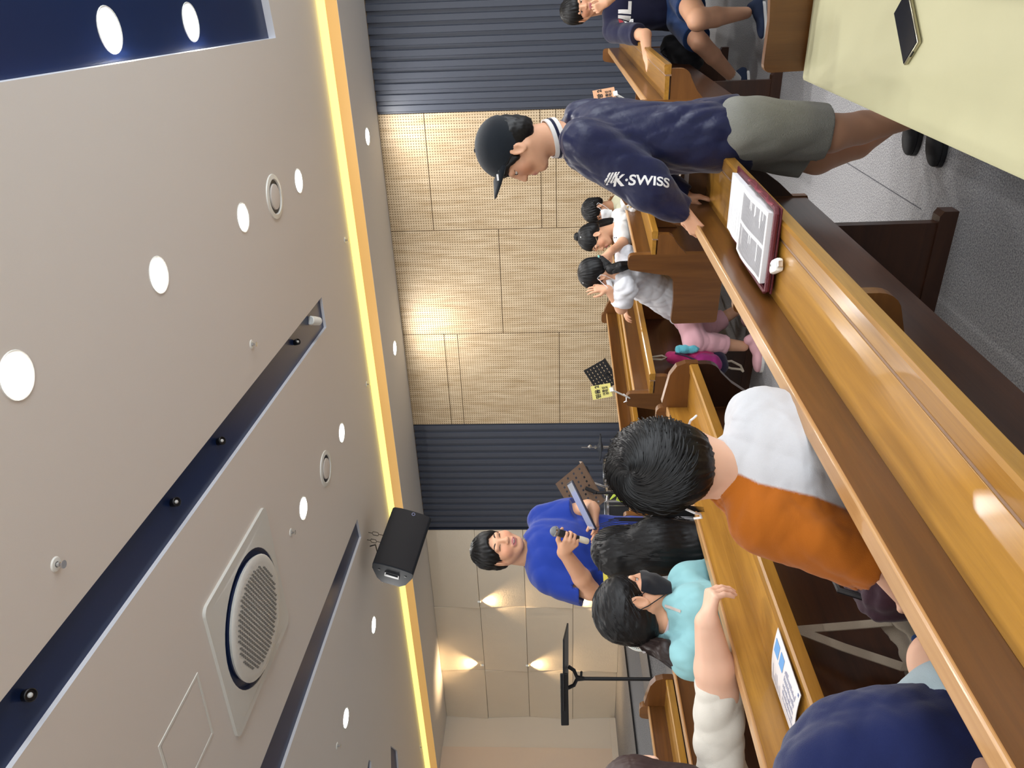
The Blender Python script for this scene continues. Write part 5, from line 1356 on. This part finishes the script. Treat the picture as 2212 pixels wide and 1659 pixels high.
ts = Sdf(.0045); ts.cap(sh_ + D(0, .04, 0), el, .068, .064, .03, clip=[(P(1545, 1462, 2.07), D(-.06, -1, 0))]); ts.cap(sh_, P(1560, 1860, 2.1), .06, k=.04); ts.cap(P(1600, 1780, 2.12), P(1790, 1780, 2.12), .13, .14, .04, flat=(FWD, .7))
ts.cap(P(1546, 1470, 2.07), P(1543, 1440, 2.07), .048, .05, .004, -1); ts.noise(.008, 24, 81, D(.3, 1, 0), 2.5); garment('t_shirt', ts, clothmat('cream_cotton', '#d9d5cb', .9, .25, 700), arm)
hs = Sdf(.005); hs.ell(H.p(0, -.012, .03), [.09, .108, .095], H.R); hs.cap(H.p(0, -.05, 0), P(1480, 1720, 2.05), .085, .08, .03); hs.cut(H.p(0, .05, 0), H.f, H.p(0, .12, -.05), .13); hs.noise(.002, 150, 5); garment('hair', hs, hairmat('brown_hair', '#3a2a28', .45), arm)

# ---------------------------------------------------------------- 11. child in the navy shirt leaning forward
H = Head(P(1720, 1860, 1.2), D(.2, .2, .9), D(-1, 0, .2), 1.0)
sd = Sdf(.006); neck = P(1800, 1800, 1.16); head_skin(sd, H, neck, .045)
c1, c2 = P(1890, 1700, 1.14), P(2050, 1640, 1.13)
sd.cap(c1, c2, .09, .10, .03); sd.cap(P(1840, 1680, 1.2), P(1860, 1840, 1.08), .045, k=.03); sd.cap(neck, c1, .05, .08, .03)
limb(sd, [P(2090, 1570, 1.16), P(2035, 1435, 1.40), P(2240, 1440, 1.5)], [.075, .055, .037]); limb(sd, [P(2090, 1700, 1.12), P(2050, 1640, 1.45), P(2250, 1640, 1.5)], [.075, .055, .037])
limb(sd, [P(1850, 1690, 1.2), P(1990, 1700, 1.4), P(1990, 1600, 1.5)], [.038, .034, .025]); hand(sd, P(1990, 1600, 1.5), D(.1, -.8, .3), D(.9, 0, 0), 1, .76)
limb(sd, [P(1860, 1840, 1.08), P(1990, 1860, 1.3), P(1990, 1800, 1.45)], [.038, .034, .025]); hand(sd, P(1990, 1800, 1.45), D(.1, -.2, .9), D(.9, 0, 0), 1, .76)
sd.field(); navy = person('person', sd, 'child in a navy T-shirt bending forward on the pew', None, SKIN_L)
ts = Sdf(.005); ts.cap(P(1870, 1705, 1.14), P(2075, 1625, 1.13), .128, .105, .05, flat=(FWD, .9)); ts.cap(P(1840, 1680, 1.2), P(1860, 1840, 1.08), .058, k=.04); ts.cap(P(1850, 1690, 1.2), P(1930, 1696, 1.3), .06, .06, .03)
ts.noise(.010, 16, 91, D(.5, 1, 0), 2.5).noise(.002, 60, 2); garment('t_shirt', ts, clothmat('navy_jersey', '#17204a', .85, .25, 800, .2), navy)
ss = Sdf(.006); ss.cap(P(2090, 1570, 1.16), P(2045, 1470, 1.34), .088, .08, .03, clip=[(P(2052, 1482, 1.3), D(0, -1, .3))]); ss.cap(P(2090, 1700, 1.12), P(2060, 1650, 1.42), .095, .085, .03); ss.cap(P(2085, 1570, 1.16), P(2085, 1700, 1.12), .10, k=.03); garment('shorts', ss, clothmat('pale_blue_cotton', '#b4c9d2', .9), navy)
# ================================================================ THINGS ON AND AROUND THE PEWS
M['paper'] = plain('white_paper', '#e9ebef', .8); M['page'] = plain('bible_page', '#e6e6e8', .8); M['ink'] = plain('grey_ink', '#8f8f95', .8)
M['maroon'] = plain('maroon_leather', '#5d1a26', .45, bump=.3, bscale=300)
# open book in a zipped maroon cover on the shelf
zb = .7275
bk = empty('open_book', (-.63, 2.03, zb), 0, 'thick open book with tiny print in a maroon zip cover on the pew shelf', 'book')
ob = V(-.63, 2.03, zb)
def pageblock(y0, y1, x0, x1, z, bulge, name, mat, thick):
    n = 10; vs = []; fs = []
    for i in range(n + 1):
        t = i / n; y = y0 + (y1 - y0) * t; zz = z + bulge * math.sin(math.pi * min(1, t * 1.25)) * (1 - .4 * t)
        vs += [V(x0, y, zz), V(x1, y, zz), V(x1 - .002, y, z - thick), V(x0 + .002, y, z - thick)]
    for i in range(n):
        for q in range(4): fs.append((i * 4 + q, i * 4 + (q + 1) % 4, (i + 1) * 4 + (q + 1) % 4, (i + 1) * 4 + q))
    fs += [(3, 2, 1, 0), tuple(n * 4 + q for q in range(4))]
    return MB().add(vs, fs).build(name, mat, bk, True, off=ob), lambda x, y: V(x, y, z + bulge * math.sin(math.pi * min(1, (y - y0) / (y1 - y0) * 1.25)) * (1 - .4 * (y - y0) / (y1 - y0)) + .0006)
_, fz = pageblock(2.085, 1.818, -.722, -.542, .757, .006, 'right_pages', 'page', .024)
_, fz2 = pageblock(2.095, 2.262, -.716, -.552, .747, .004, 'left_pages', 'paper', .014)
rng = random.Random(3); pm = MB()
for c in range(2):
    for i in range(44):
        y = 2.055 - i * .0052 ; xa = -.712 + c * .084; xb = xa + .074 * (1 if rng.random() > .12 else rng.uniform(.3, .8))
        if y < 1.83: continue
        pm.add([fz(xa, y), fz(xb, y), fz(xb, y + .0022), fz(xa, y + .0022)], [(0, 1, 2, 3)])
for i in range(16):
    y = 2.12 + i * .0085; xa = -.70; xb = xa + rng.uniform(.02, .12)
    if i % 3 == 0: pm.add([fz2(xa, y), fz2(xb, y), fz2(xb, y + .001), fz2(xa, y + .001)], [(0, 1, 2, 3)])
po = pm.build('printed_lines', 'ink', bk, off=ob); po['kind'] = 'stuff'
cm_ = MB().bb((-.745, 1.80, zb), (-.528, 2.088, zb + .006), .003); cm_.bb((-.745, 2.09, zb), (-.535, 2.27, zb + .005), .002)
cm_.build('cover', 'maroon', bk, off=ob)
rim = MB(); ring = []
for (x, y) in ((-.742, 2.08), (-.742, 1.815), (-.735, 1.803), (-.54, 1.803), (-.53, 1.812), (-.53, 2.08)): ring.append(V(x, y, zb + .014))
rim.tube(ring, .007, 8); rim.build('zip_edge', 'maroon', bk, True, off=ob)
wv = MB(); wv.tube([V(-.527, 1.83 + .02 * i, zb + .016 + .006 * math.sin(i * 1.1)) for i in range(13)], .004, 7); wv.build('zip_band', plain('maroon_band', '#7a2c3a', .5), bk, True, off=ob)
# small white adapter
ad = empty('adapter', (-.663, 1.782, .7215), .5, 'small white plastic earbud case beside the maroon book', 'case')
MB().box((0, 0, .011), (.017, .028, .011), None, .008).build('body', 'white_plastic', ad, True); MB().box((0, -.030, .011), (.008, .006, .007), None, .002).build('plug', 'chrome', ad)
MB().lathe([(0, .0005), (.003, .0005)], (.003, .008, .022), n=10).build('dot', 'black_plastic', ad)
# phone on the cushion
fa, fb_ = V(-.176, 1.862, 0), V(-.242, 1.924, 0); wd = (fb_ - fa).normalized(); lg_ = V(wd.y, -wd.x, 0); lg_ = lg_ if lg_.y > 0 else -lg_
pc = (fa + fb_) / 2 + lg_ * .075 + V(0, 0, .4555)
ph = empty('phone', pc, math.atan2(wd.y, wd.x), 'smartphone with a black screen and silver rim lying on the cream cushion', 'phone')
MB().box((0, 0, .005), (.037, .075, .005), None, .0035).build('case', plain('phone_rim', '#b9b49c', .3, metal=.7), ph, True)
MB().box((0, 0, .0098), (.034, .072, .0012), None, .001).build('screen', plain('phone_glass', '#10141f', .08, coat=.6), ph)
MB().box((.0, .074, .0065), (.008, .002, .002)).build('camera_bump', 'black_plastic', ph)
# leaflet on the shelf of the second pew
lf = empty('leaflet', (-1.54, 1.28, .7275), 0, 'white printed leaflet with blue blocks on the pew shelf', 'leaflet')
lo_ = V(-1.54, 1.28, .7275); L4 = [V(-1.458, 1.387, .729), V(-1.452, 1.182, .733), V(-1.616, 1.178, .724), V(-1.622, 1.376, .726)]
def lp(a, b, dz=0): return L4[3].lerp(L4[0], a).lerp(L4[2].lerp(L4[1], a), b) + V(0, 0, dz + .006 * math.sin(math.pi * a))
g = MB(); n = 8; vs = [lp(i / n, j / n) for i in range(n + 1) for j in range(n + 1)]
g.add(vs + [v - V(0, 0, .0012) for v in vs], [(i * (n + 1) + j, i * (n + 1) + j + 1, (i + 1) * (n + 1) + j + 1, (i + 1) * (n + 1) + j) for i in range(n) for j in range(n)] + [((n + 1) ** 2 + i * (n + 1) + j, (n + 1) ** 2 + (i + 1) * (n + 1) + j, (n + 1) ** 2 + (i + 1) * (n + 1) + j + 1, (n + 1) ** 2 + i * (n + 1) + j + 1) for i in range(n) for j in range(n)])
g.build('sheet', plain('leaflet_paper', '#e4e2e4', .7), lf, True, off=lo_)
def patch(rects, mat, name):
    m = MB()
    for a0, a1, b0, b1 in rects: m.add([lp(a0, b0, .001), lp(a1, b0, .001), lp(a1, b1, .001), lp(a0, b1, .001)], [(0, 1, 2, 3)])
    m.build(name, mat, lf, off=lo_)
patch([(.62, .86, .05, .22), (.62, .86, .27, .42)], plain('blue_block', '#6ea4dc', .7), 'blue_block')
patch([(.08, .95, .93, .965)], plain('blue_rule', '#5f79b0', .7), 'blue_rule')
rng = random.Random(9); rr_ = []
for i in range(14):
    b = .5 + i * .03
    for s in range(5):
        a0 = .2 + s * .13; rr_.append((a0, a0 + rng.uniform(.06, .11), b, b + .012))
for i in range(6):
    b = .08 + i * .06; rr_.append((.1, .1 + rng.uniform(.1, .3), b, b + .012))
patch(rr_, plain('blue_ink', '#8b93b4', .8), 'printed_lines'); [c for c in lf.children if c.name.startswith('printed')][0]['kind'] = 'stuff'
# label stuck on the pew cheek
lb = MB().box(V(-.66, 2.747, .792), (.045, .0006, .008)); o = lb.build('name_label', 'paper', pewA); o.location = (.76, 0, 0)
# tote bag on its peg
pg = PXx(1712, 1379, -1.631)
MB().tube([pg, pg + V(.045, 0, .003)], .009, 12).build('peg', 'leg', pewB, True, off=(-1.63, 0, 0))
bc = PXx(1975, 1392, -1.50)
tb = empty('tote_bag', (bc.x, bc.y, bc.z - .12), 0, 'beige canvas tote bag hanging by its straps from a peg on the pew back', 'bag'); to = V(bc.x, bc.y, bc.z - .12)
s = Sdf(.005); s.cap(bc + V(.0, -.085, .0), bc + V(.0, .075, .015), .055, .05, .03, flat=(V(1, 0, 0), .75), clip=[(bc + V(0, 0, .045), V(.1, 0, 1))]); s.cap(bc + V(0, -.08, -.12), bc + V(0, .07, -.12), .07, .07, .06, flat=(V(1, 0, 0), .7))
s.ell(bc + V(0, 0, .06), [.035, .085, .05], None, .01, -1); s.noise(.005, 40, 7)
me = s.mesh('bag_body'); me.transform(Matrix.Translation(-to)); M['canvas'] = clothmat('beige_canvas', '#b5aa98', .95, .4, 500); obj('bag_body', me, 'canvas', tb)
hang = pg + V(.03, 0, .008)
for py_, dx in ((1344, 0), (1440, .01)):
    e_ = PXx(1925 if py_ < 1400 else 1948, py_, -1.50)
    MB().strip([hang + V(dx, 0, 0), hang.lerp(e_, .5) + V(0, 0, -.002), e_, e_ + V(0, 0, -.05)], .026, V(1, 0, .15)).build('strap', 'canvas', tb, off=to)
MB().ball(PXx(1990, 1385, -1.455), (.004, .022, .022)).build('blue_badge', plain('blue_badge', '#3b5a93', .6), tb, 'all', off=to)
# dark purple bag on the floor beyond the orange sleeve
c = PXx(1860, 1255, -1.30)
pb = empty('dark_bag', (c.x, c.y, 0), 0, 'dark purple quilted bag under the arm in the orange sleeve', 'bag')
s = Sdf(.007); s.box((0, 0, c.z - .1), (.07, .1, .12), rotm(0, 0, .3), .05); s.noise(.008, 55, 3); obj('bag_body', s.mesh('bag_body'), clothmat('dark_purple_nylon', '#3a2531', .6), pb)
MB().tube([V(0, -.06, c.z), V(0, -.03, c.z + .06), V(0, .03, c.z + .06), V(0, .06, c.z)], .008).build('handle', 'black_plastic', pb, True); MB().bb((-.06, -.08, 0), (.06, .08, .02)).build('base', 'black_plastic', pb)
MB().bb((-.05, -.07, .02), (.05, .07, c.z - .2)).build('lower_pouch', clothmat('dark_purple_lower', '#2c1c26', .7), pb)

# signs on sticks
def sign(c, rt, up, w, h, col, body, end, label, small='여름성경학교'):
    rt, up = Vector(rt).normalized(), Vector(up); up = (up - rt * up.dot(rt)).normalized(); nn = rt.cross(up)
    t = empty('team_sign', end, 0, label, 'sign'); off = Vector(end)
    MB().box(c, (w / 2, h / 2, .0012), frame(x=rt, y=up), 0).build('card', plain('sign_card', col, .75), t, off=off)
    fr = c + nn * .0018
    text('big_lettering', body, 'sign_ink', w * .36, fr + up * h * .19, rt, up, t, off, bold=.0012, depth=.0003, ysq=1.1)
    for i, ln in enumerate((small[:3], small[3:])):
        text('small_lettering', ln, 'sign_ink', w * .235, fr + up * h * (-.12 - .16 * i), rt, up, t, off, bold=.0005, depth=.0003)
    b = c - up * h * .5
    MB().box(b + nn * .003, (.012, .010, .005), frame(x=rt, y=up), .002).build('clip', 'white_plastic', t, off=off)
    MB().tube([b, Vector(end) + V(0, 0, -.03)], .005, 8).build('stick', 'white_plastic', t, True, off=off)
    MB().tube([Vector(end) + rt * .03 + V(0, 0, .012), Vector(end) + rt * .012 + V(0, 0, -.004), Vector(end) - rt * .012, Vector(end) - rt * .02 + V(0, 0, .02)], [.003, .006, .006, .002], 7).build('ribbon', 'paper', t, True, off=off)
M['sign_ink'] = plain('sign_ink', '#2a2420', .7)
sign(P(1299.5, 845.5, 4.30), D(-.18, -.98, .05), D(-1, .05, 0), .077, .112, '#dcd27c', '믿음 2', V(-2.235, 3.868, .846), 'yellow card sign on a white stick tied to a pew end by the perforated wall')
sign(P(1306, 207, 3.62), D(-.18, -.98, .05), D(-1, .03, 0), .068, .104, '#e2ac84', '소망 2', V(-.645, 3.936, .846), 'small upright peach card sign on a white stick in front of the ribbed wall')
sign(P(1370, 411, 2.76), D(-.45, -.82, .35), D(-1, .07, 0), .085, .12, '#c9976e', '소망 1', V(-.80, 2.764, .846), 'tilted peach card sign half hidden by the sleeve of the boy in the cap')
sign(P(1331, 1243, 3.46), D(-.06, -1, .05), D(-1, .05, 0), .08, .118, '#d9cd55', '믿음 1', V(-2.545, 2.644, .846), 'yellow card sign half hidden behind the girl in the black mask')

# backpack hanging on the far pew
b0, b1 = P(1432, 773, 4.56), P(1556, 786, 4.56)
bp = empty('backpack', (b1.x, b1.y, b1.z), 0, 'magenta and purple backpack hanging behind the pink trousers', 'backpack'); bo = V(*b1)
def pk(s_, name, mat):
    me = s_.mesh(name); me.transform(Matrix.Translation(-bo)); return obj(name, me, mat, bp)
fwb = Dn(0, -.7, -.7)
s = Sdf(.005); s.cap(P(1450, 772, 4.58), P(1510, 779, 4.57), .035, .075, .03, flat=(FWD, .9)); s.cap(P(1505, 778, 4.57), P(1525, 782, 4.57), .076, .07, .03); s.noise(.005, 34, 3); pk(s, 'main_pouch', clothmat('magenta_nylon', '#a82a62', .6))
s = Sdf(.005); s.cap(P(1515, 786, 4.53), P(1536, 788, 4.53), .066, .064, .02); s.noise(.004, 34, 5); pk(s, 'front_pocket', clothmat('purple_nylon', '#8b1f66', .6))
s = Sdf(.005); s.cap(P(1548, 780, 4.57), P(1552, 790, 4.56), .062, .058, .03); pk(s, 'base', clothmat('navy_nylon_base', '#1c1530', .7))
s = Sdf(.005); s.cap(P(1468, 755, 4.52), P(1498, 752, 4.50), .026, .03, .02); s.noise(.006, 60, 4); pk(s, 'towel', clothmat('aqua_towel', '#5fb3c4', .95, .6, 300))
MB().tube([P(1405, 772, 4.6), P(1430, 768, 4.58), P(1440, 772, 4.56), P(1430, 777, 4.58), P(1406, 776, 4.6)], .006, 8).build('top_loop', 'canvas', bp, True, off=bo)
MB().tube([P(1458, 763, 4.50), P(1480, 768, 4.49), P(1502, 778, 4.48)], .006, 8).build('zip', plain('zip_dark', '#2a1230', .5), bp, True, off=bo)
for dy in (0, 8): MB().tube([P(1560, 782 + dy, 4.56), P(1580, 780 + dy * 2, 4.58), P(1600, 790 + dy, 4.6), P(1606, 803, 4.6)], .007, 7).build('shoulder_strap', 'canvas', bp, True, off=bo)
# white plush toy on the shelf (seen behind the sign)
tc_ = P(1358, 436, 4.72); pt = empty('plush_toy', tc_ + V(0, 0, -.05), 0, 'small white plush toy lying on the pew shelf behind the peach sign', 'toy'); po_ = tc_ + V(0, 0, -.05)
s = Sdf(.004); s.ell(tc_, [.055, .06, .05]); s.ell(tc_ + D(.02, .05, -.02), [.03, .03, .025]); s.ell(tc_ + D(-.03, .03, -.03), .022); s.ell(tc_ + D(-.02, -.05, -.02), .022); s.noise(.003, 80, 2)
me = s.mesh('toy_body'); me.transform(Matrix.Translation(-po_)); obj('toy_body', me, clothmat('white_plush', '#dcdcdc', .95, .5, 250), pt)
for q in (-1, 1): MB().ball(tc_ + D(-.005 + .01 * q, .045, -.06), .006).build('eye', plain('toy_gold', '#b59a5a', .4), pt, 'all', off=po_)
# black bag on the seat behind the far boy
c = P(1468, 112, 4.95); bb_ = empty('black_bag', (c.x, c.y, .43), 0, 'soft black bag on the seat behind the boy in navy shorts', 'bag'); o_ = V(c.x, c.y, .43)
s = Sdf(.007); s.cap(P(1450, 100, 5.0), P(1490, 128, 4.98), .07, .09, .03); s.noise(.006, 40, 3); me = s.mesh('bag_body'); me.transform(Matrix.Translation(-o_)); obj('bag_body', me, clothmat('black_nylon', '#17181d', .7), bb_)
MB().tube([P(1436, 104, 4.95), P(1428, 112, 4.93), P(1440, 122, 4.93)], .006).build('handle', 'black_plastic', bb_, True, off=o_)
# round hand fan behind the ponytail
fc = P(1386, 1362, 2.52); hf = empty('hand_fan', fc, 0, 'white round hand fan showing behind the low ponytail', 'fan'); Rf = frame(z=-FWD, y=UPV)
MB().lathe([(.066, -.003), (.07, 0), (.066, .003), (.062, 0), (.066, -.003)], (0, 0, 0), Rf, n=40).build('rim', 'white_plastic', hf, True)
rm_ = MB()
for i in range(60):
    a = 2 * math.pi * i / 60; d_ = Rf @ V(math.cos(a), math.sin(a), 0); rm_.tube([d_ * .02, d_ * .064], .0012, 5)
rm_.build('spokes', 'white_plastic', hf); MB().ball((0, 0, 0), (.022, .022, .006), Rf).build('hub', 'white_plastic', hf, 'all'); MB().tube([Rf @ V(0, -.066, 0), Rf @ V(0, -.16, 0)], .009, 10).build('handle', 'white_plastic', hf, True)

# ================================================================ MICROPHONE, TABLET, STANDS, DRUMS
ma, mb_ = mic_a, mic_b; dm = (mb_ - ma).normalized(); Rm_ = frame(z=dm, y=FWD)
mc = empty('microphone', ma, 0, 'microphone with a silver ball held by the man in blue', 'microphone')
MB().ball((0, 0, 0), .0235, Rm_, 18, 12).build('grille', plain('mic_grille', '#8b8f93', .45, metal=.6, bump=.6, bscale=900), mc, 'all')
MB().lathe([(.0245, -.004), (.0255, 0), (.0245, .004)], (0, 0, 0), Rm_, n=22).build('band', 'chrome', mc, True)
Lm = (mb_ - ma).length; MB().lathe([(.016, .018), (.018, .03), (.0165, .06), (.013, Lm * .72)], (0, 0, 0), Rm_, n=18).build('handle', 'black_plastic', mc, True)
MB().lathe([(.0135, Lm * .70), (.015, Lm * .8), (.0145, Lm * .96), (.011, Lm), (0, Lm)], (0, 0, 0), Rm_, n=18).build('end_cap', plain('mic_cap', '#cfc9b6', .4), mc, True)
tc0 = P(1256, 1093, 3.60); La = D(46, 93, -18).normalized(); n0 = (D(-.9, .44, 0).normalized() * .985 - FWD * .15); n0 = (n0 - La * n0.dot(La)).normalized()
tb_ = empty('tablet', tc0, 0, 'tablet computer held flat in the hand of the man in blue', 'tablet'); Rt = frame(x=La, z=n0)
MB().box((0, 0, 0), (.125, .088, .0045), Rt, .003).build('case', plain('tablet_case', '#14182c', .4), tb_, True)
MB().box(n0 * .0045, (.117, .08, .0008), Rt).build('screen', plain('tablet_screen', '#9aa0ac', .08, emit='#aeb4c0', estr=.25), tb_)
def pole(mb, a, z0=0.0, r=.011): mb.tube([a, V(a.x, a.y, z0)], r, 10)
def tripod(mb, c, h=.28, L=.26, r=.008, a0=.3):
    for i in range(3):
        a = a0 + i * 2.094; mb.tube([V(c.x, c.y, h), V(c.x + L * math.cos(a), c.y + L * math.sin(a), .012)], r, 8)
# black music stand near the stage
ct = P(1222, 1453, 4.4)
st = empty('music_stand', (ct.x, ct.y, 0), 0, 'black music stand with a wide flat desk and ledge before the stage steps', 'music stand'); so_ = V(ct.x, ct.y, 0)
ru = D(0, 1, 0).normalized(); fl_ = Dn(.15, 0, 1)
MB().box(ct + D(0, -.10, 0) * .4, (.20, .15, .005), frame(x=ru, y=fl_), .003).build('desk', 'black_metal', st, off=so_)
MB().box(ct + D(-.016, .10, -.13), (.145, .007, .022), frame(x=ru, z=D(-1, .02, 0)), .004).build('ledge', 'black_metal', st, off=so_)
yo = P(1262, 1466, 4.42); yk = MB()
yk.tube([P(1228, 1440, 4.42), P(1240, 1448, 4.42), P(1246, 1462, 4.42), yo], .011, 8); yk.tube([P(1227, 1486, 4.42), P(1240, 1480, 4.42), P(1246, 1468, 4.42), yo], .011, 8); yk.build('yoke', 'black_plastic', st, True, off=so_)
MB().tube([P(1255, 1466, 4.42), P(1256, 1451, 4.40)], .007).build('tilt_lever', 'black_plastic', st, True, off=so_)
pm_ = MB(); pole(pm_, yo, .3, .0105); pm_.build('pole', 'black_metal', st, True, off=so_)
pm_ = MB(); cl_ = P(1434, 1467, 4.42); pole(pm_, cl_, .25, .014); pm_.tube([cl_ + V(0, 0, .02), cl_ - V(0, 0, .03)], .022, 12); pm_.build('lower_tube', 'black_metal', st, True, off=so_)
MB().tube([cl_, cl_ + D(0, .05, 0)], [.008, .016], 8).build('knob', 'black_plastic', st, True, off=so_)
pm_ = MB(); tripod(pm_, yo); pm_.build('tripod_feet', 'black_metal', st, True, off=so_)
# perforated music stands
def perf_stand(c, rt, up, w, h, mat, label, rows, cols, hole=(.009, .004), holemat=None):
    t = empty('music_stand', (c.x, c.y, 0), 0, label, 'music stand'); off = V(c.x, c.y, 0)
    rt = Vector(rt).normalized(); up = Vector(up); up = (up - rt * up.dot(rt)).normalized(); nn = rt.cross(up)
    outer_ = [V(-w / 2, -h / 2, 0), V(w / 2, -h / 2, 0), V(w / 2, h / 2, 0), V(-w / 2, h / 2, 0)]; hl = []
    for i in range(rows):
        for j in range(cols):
            x = -w / 2 + w * (j + .8) / (cols + .6); y = -h / 2 + h * (i + .8) / (rows + .6)
            hl.append([V(x - hole[0], y - hole[1], 0), V(x + hole[0], y - hole[1], 0), V(x + hole[0], y + hole[1], 0), V(x - hole[0], y + hole[1], 0)])
    tri = geometry.tessellate_polygon([outer_] + hl); vs = outer_ + [p for q in hl for p in q]; R_ = Matrix((rt, up, nn)).transposed()
    MB().add([c + R_ @ v for v in vs], tri).build('desk', mat, t, off=off)
    MB().box(c - up * h / 2 + nn * .02, (w / 2, .003, .02), frame(x=rt, y=up)).build('ledge', mat, t, off=off)
    m = MB(); b = c - nn * .02; m.tube([c - up * h * .2, b - V(0, 0, h * .4)], .014); pole(m, b - V(0, 0, h * .4)); tripod(m, c); m.build('pole', 'black_metal', t, True, off=off)
perf_stand(P(1299, 813, 8.1), D(.55, .8, .2), D(-.95, .25, .3), .30, .26, 'black_metal', 'black perforated music stand in front of the perforated wall', 6, 7)
M['tan_metal'] = plain('tan_metal', '#8d7868', .45, metal=.2)
perf_stand(P(1254, 1064, 5.6), D(.5, .85, .25), D(-.9, .1, -.45), .36, .27, 'tan_metal', 'tan perforated music stand behind the tablet', 4, 9, (.008, .007))
# drum kit pieces
def cymbal(mb, c, nrm, r):
    mb.lathe([(.012, .02), (.03, .016), (r * .3, .006), (r, -.012), (r * .3, .002), (.012, .014)], c, frame(z=Vector(nrm), y=V(0, 1, 0)), n=32)
hc0 = P(1294, 966, 8.3); hh_ = empty('hi_hat', (hc0.x, hc0.y, 0), 0, 'hi-hat cymbals on a chrome stand before the ribbed wall', 'cymbals'); of_ = V(hc0.x, hc0.y, 0)
m = MB(); cymbal(m, hc0, V(.05, 0, 1), .15); m.build('top_cymbal', plain('grey_cymbal', '#565b62', .35, metal=.6), hh_, True, off=of_)
m = MB(); cymbal(m, hc0 - V(0, 0, .025), V(0, 0, -1), .15); m.build('bottom_cymbal', plain('dark_cymbal', '#2c2f35', .35, metal=.5), hh_, True, off=of_)
m = MB(); m.tube([hc0 + V(0, 0, .19), hc0], .005); m.tube([hc0 + V(0, 0, .11), hc0 + V(.02, 0, .09)], .018); m.tube([hc0 + V(0, 0, .05), hc0 + V(0, 0, .03)], .015); m.build('clutch_rod', 'chrome', hh_, True, off=of_)
m = MB(); pole(m, hc0 - V(0, 0, .04), .02, .012); tripod(m, hc0); m.build('stand', 'chrome', hh_, True, off=of_)
c2 = P(1264, 1040, 7.9); cy = empty('cymbal', (c2.x, c2.y, 0), 0, 'dark tilted cymbal on a boom stand beside the drums', 'cymbal'); of_ = V(c2.x, c2.y, 0)
m = MB(); cymbal(m, c2, Dn(-1, .0, -.18), .16); m.build('disc', plain('black_cymbal', '#1e2026', .35, metal=.4), cy, True, off=of_)
m = MB(); e0 = P(1320, 1056, 7.9); m.tube([c2, P(1284, 1043, 7.9)], .012); m.tube([P(1284, 1043, 7.9), e0], .012); m.build('boom_arm', 'chrome', cy, True, off=of_)
m = MB(); m.tube([e0, V(e0.x, e0.y, .02)], .012); tripod(m, e0); m.build('stand', 'chrome', cy, True, off=of_)
def drum(px, py, Z, r, h, mat, label, tilt=(0, 0, 1), legs=True):
    c = P(px, py, Z); t = empty('drum', (c.x, c.y, 0), 0, label, 'drum'); of_ = V(c.x, c.y, 0); R_ = frame(z=Vector(tilt), y=V(0, 1, 0))
    MB().lathe([(r, -h / 2), (r, h / 2)], c, R_, n=30).build('shell', mat, t, True, off=of_)
    MB().lathe([(0, h / 2 - .004), (r * .98, h / 2 - .004)], c, R_, n=30).build('head', plain('drum_head', '#3a3b3d', .5), t, off=of_); MB().lathe([(0, -h / 2 + .004), (r * .98, -h / 2 + .004)], c, R_, n=30).build('head', plain('drum_head_low', '#77797c', .5), t, off=of_)
    m = MB()
    for s_ in (-1, 1): m.lathe([(r + .002, s_ * h / 2 - .012), (r + .012, s_ * h / 2 - .012), (r + .012, s_ * h / 2 + .008), (r + .002, s_ * h / 2 + .008)], c, R_, n=30)
    for i in range(8):
        a = i * .785; d_ = R_ @ V(math.cos(a), math.sin(a), 0); m.tube([c + d_ * (r + .01) + R_ @ V(0, 0, h / 2), c + d_ * (r + .01) - R_ @ V(0, 0, h / 2)], .005, 6)
    m.build('hoops', 'chrome', t, True, off=of_)
    if legs:
        m = MB()
        for i in range(3):
            a = i * 2.094 + .4; d_ = V(math.cos(a), math.sin(a), 0); p = c + d_ * (r + .012); m.tube([p - V(0, 0, h * .3), V(p.x, p.y, .01)], .009)
        m.build('legs', 'chrome', t, True, off=of_)
drum(1332, 1060, 7.7, .15, .14, 'black_plastic', 'small black drum under the tilted cymbal')
drum(1345, 1098, 7.5, .2, .32, 'black_plastic', 'deep black floor drum with chrome hoops behind the man in blue')
drum(1318, 1020, 8.0, .13, .12, plain('brown_shell', '#4b4438', .4), 'brown drum beside the hi-hat')
m = MB(); cs_ = P(1320, 1083, 7.3)
m.tube([P(1281, 1082, 7.2), P(1345, 1083, 7.25)], .012); m.tube([P(1298, 1078, 7.2), P(1316, 1081, 7.2)], .01); m.tube([P(1345, 1083, 7.25), V(cs_.x, cs_.y, .02)], .012); m.tube([P(1310, 1082, 7.2), P(1312, 1070, 7.2), P(1305, 1066, 7.2)], .012); tripod(m, cs_)
o = m.build('microphone_stand', 'chrome', None, True); tag(o, 'chrome stand with clamps in front of the drums', 'stand')
m = MB()
for i in range(5):
    f = i / 4; m.tube([P(1318, 1079, 7.1), P(1330 + 6 * f, 1062 + 4 * f, 7.1), P(1336 + 8 * f, 1068 + 6 * f, 7.1), P(1332 + 12 * f, 1080 + 3 * f, 7.12), V(*P(1345, 1085, 7.15))], .005, 6)
o = m.build('cable', plain('lime_cable', '#c3d94a', .5), None, True); tag(o, 'lime green cable looped over the stand by the drums', 'cable')
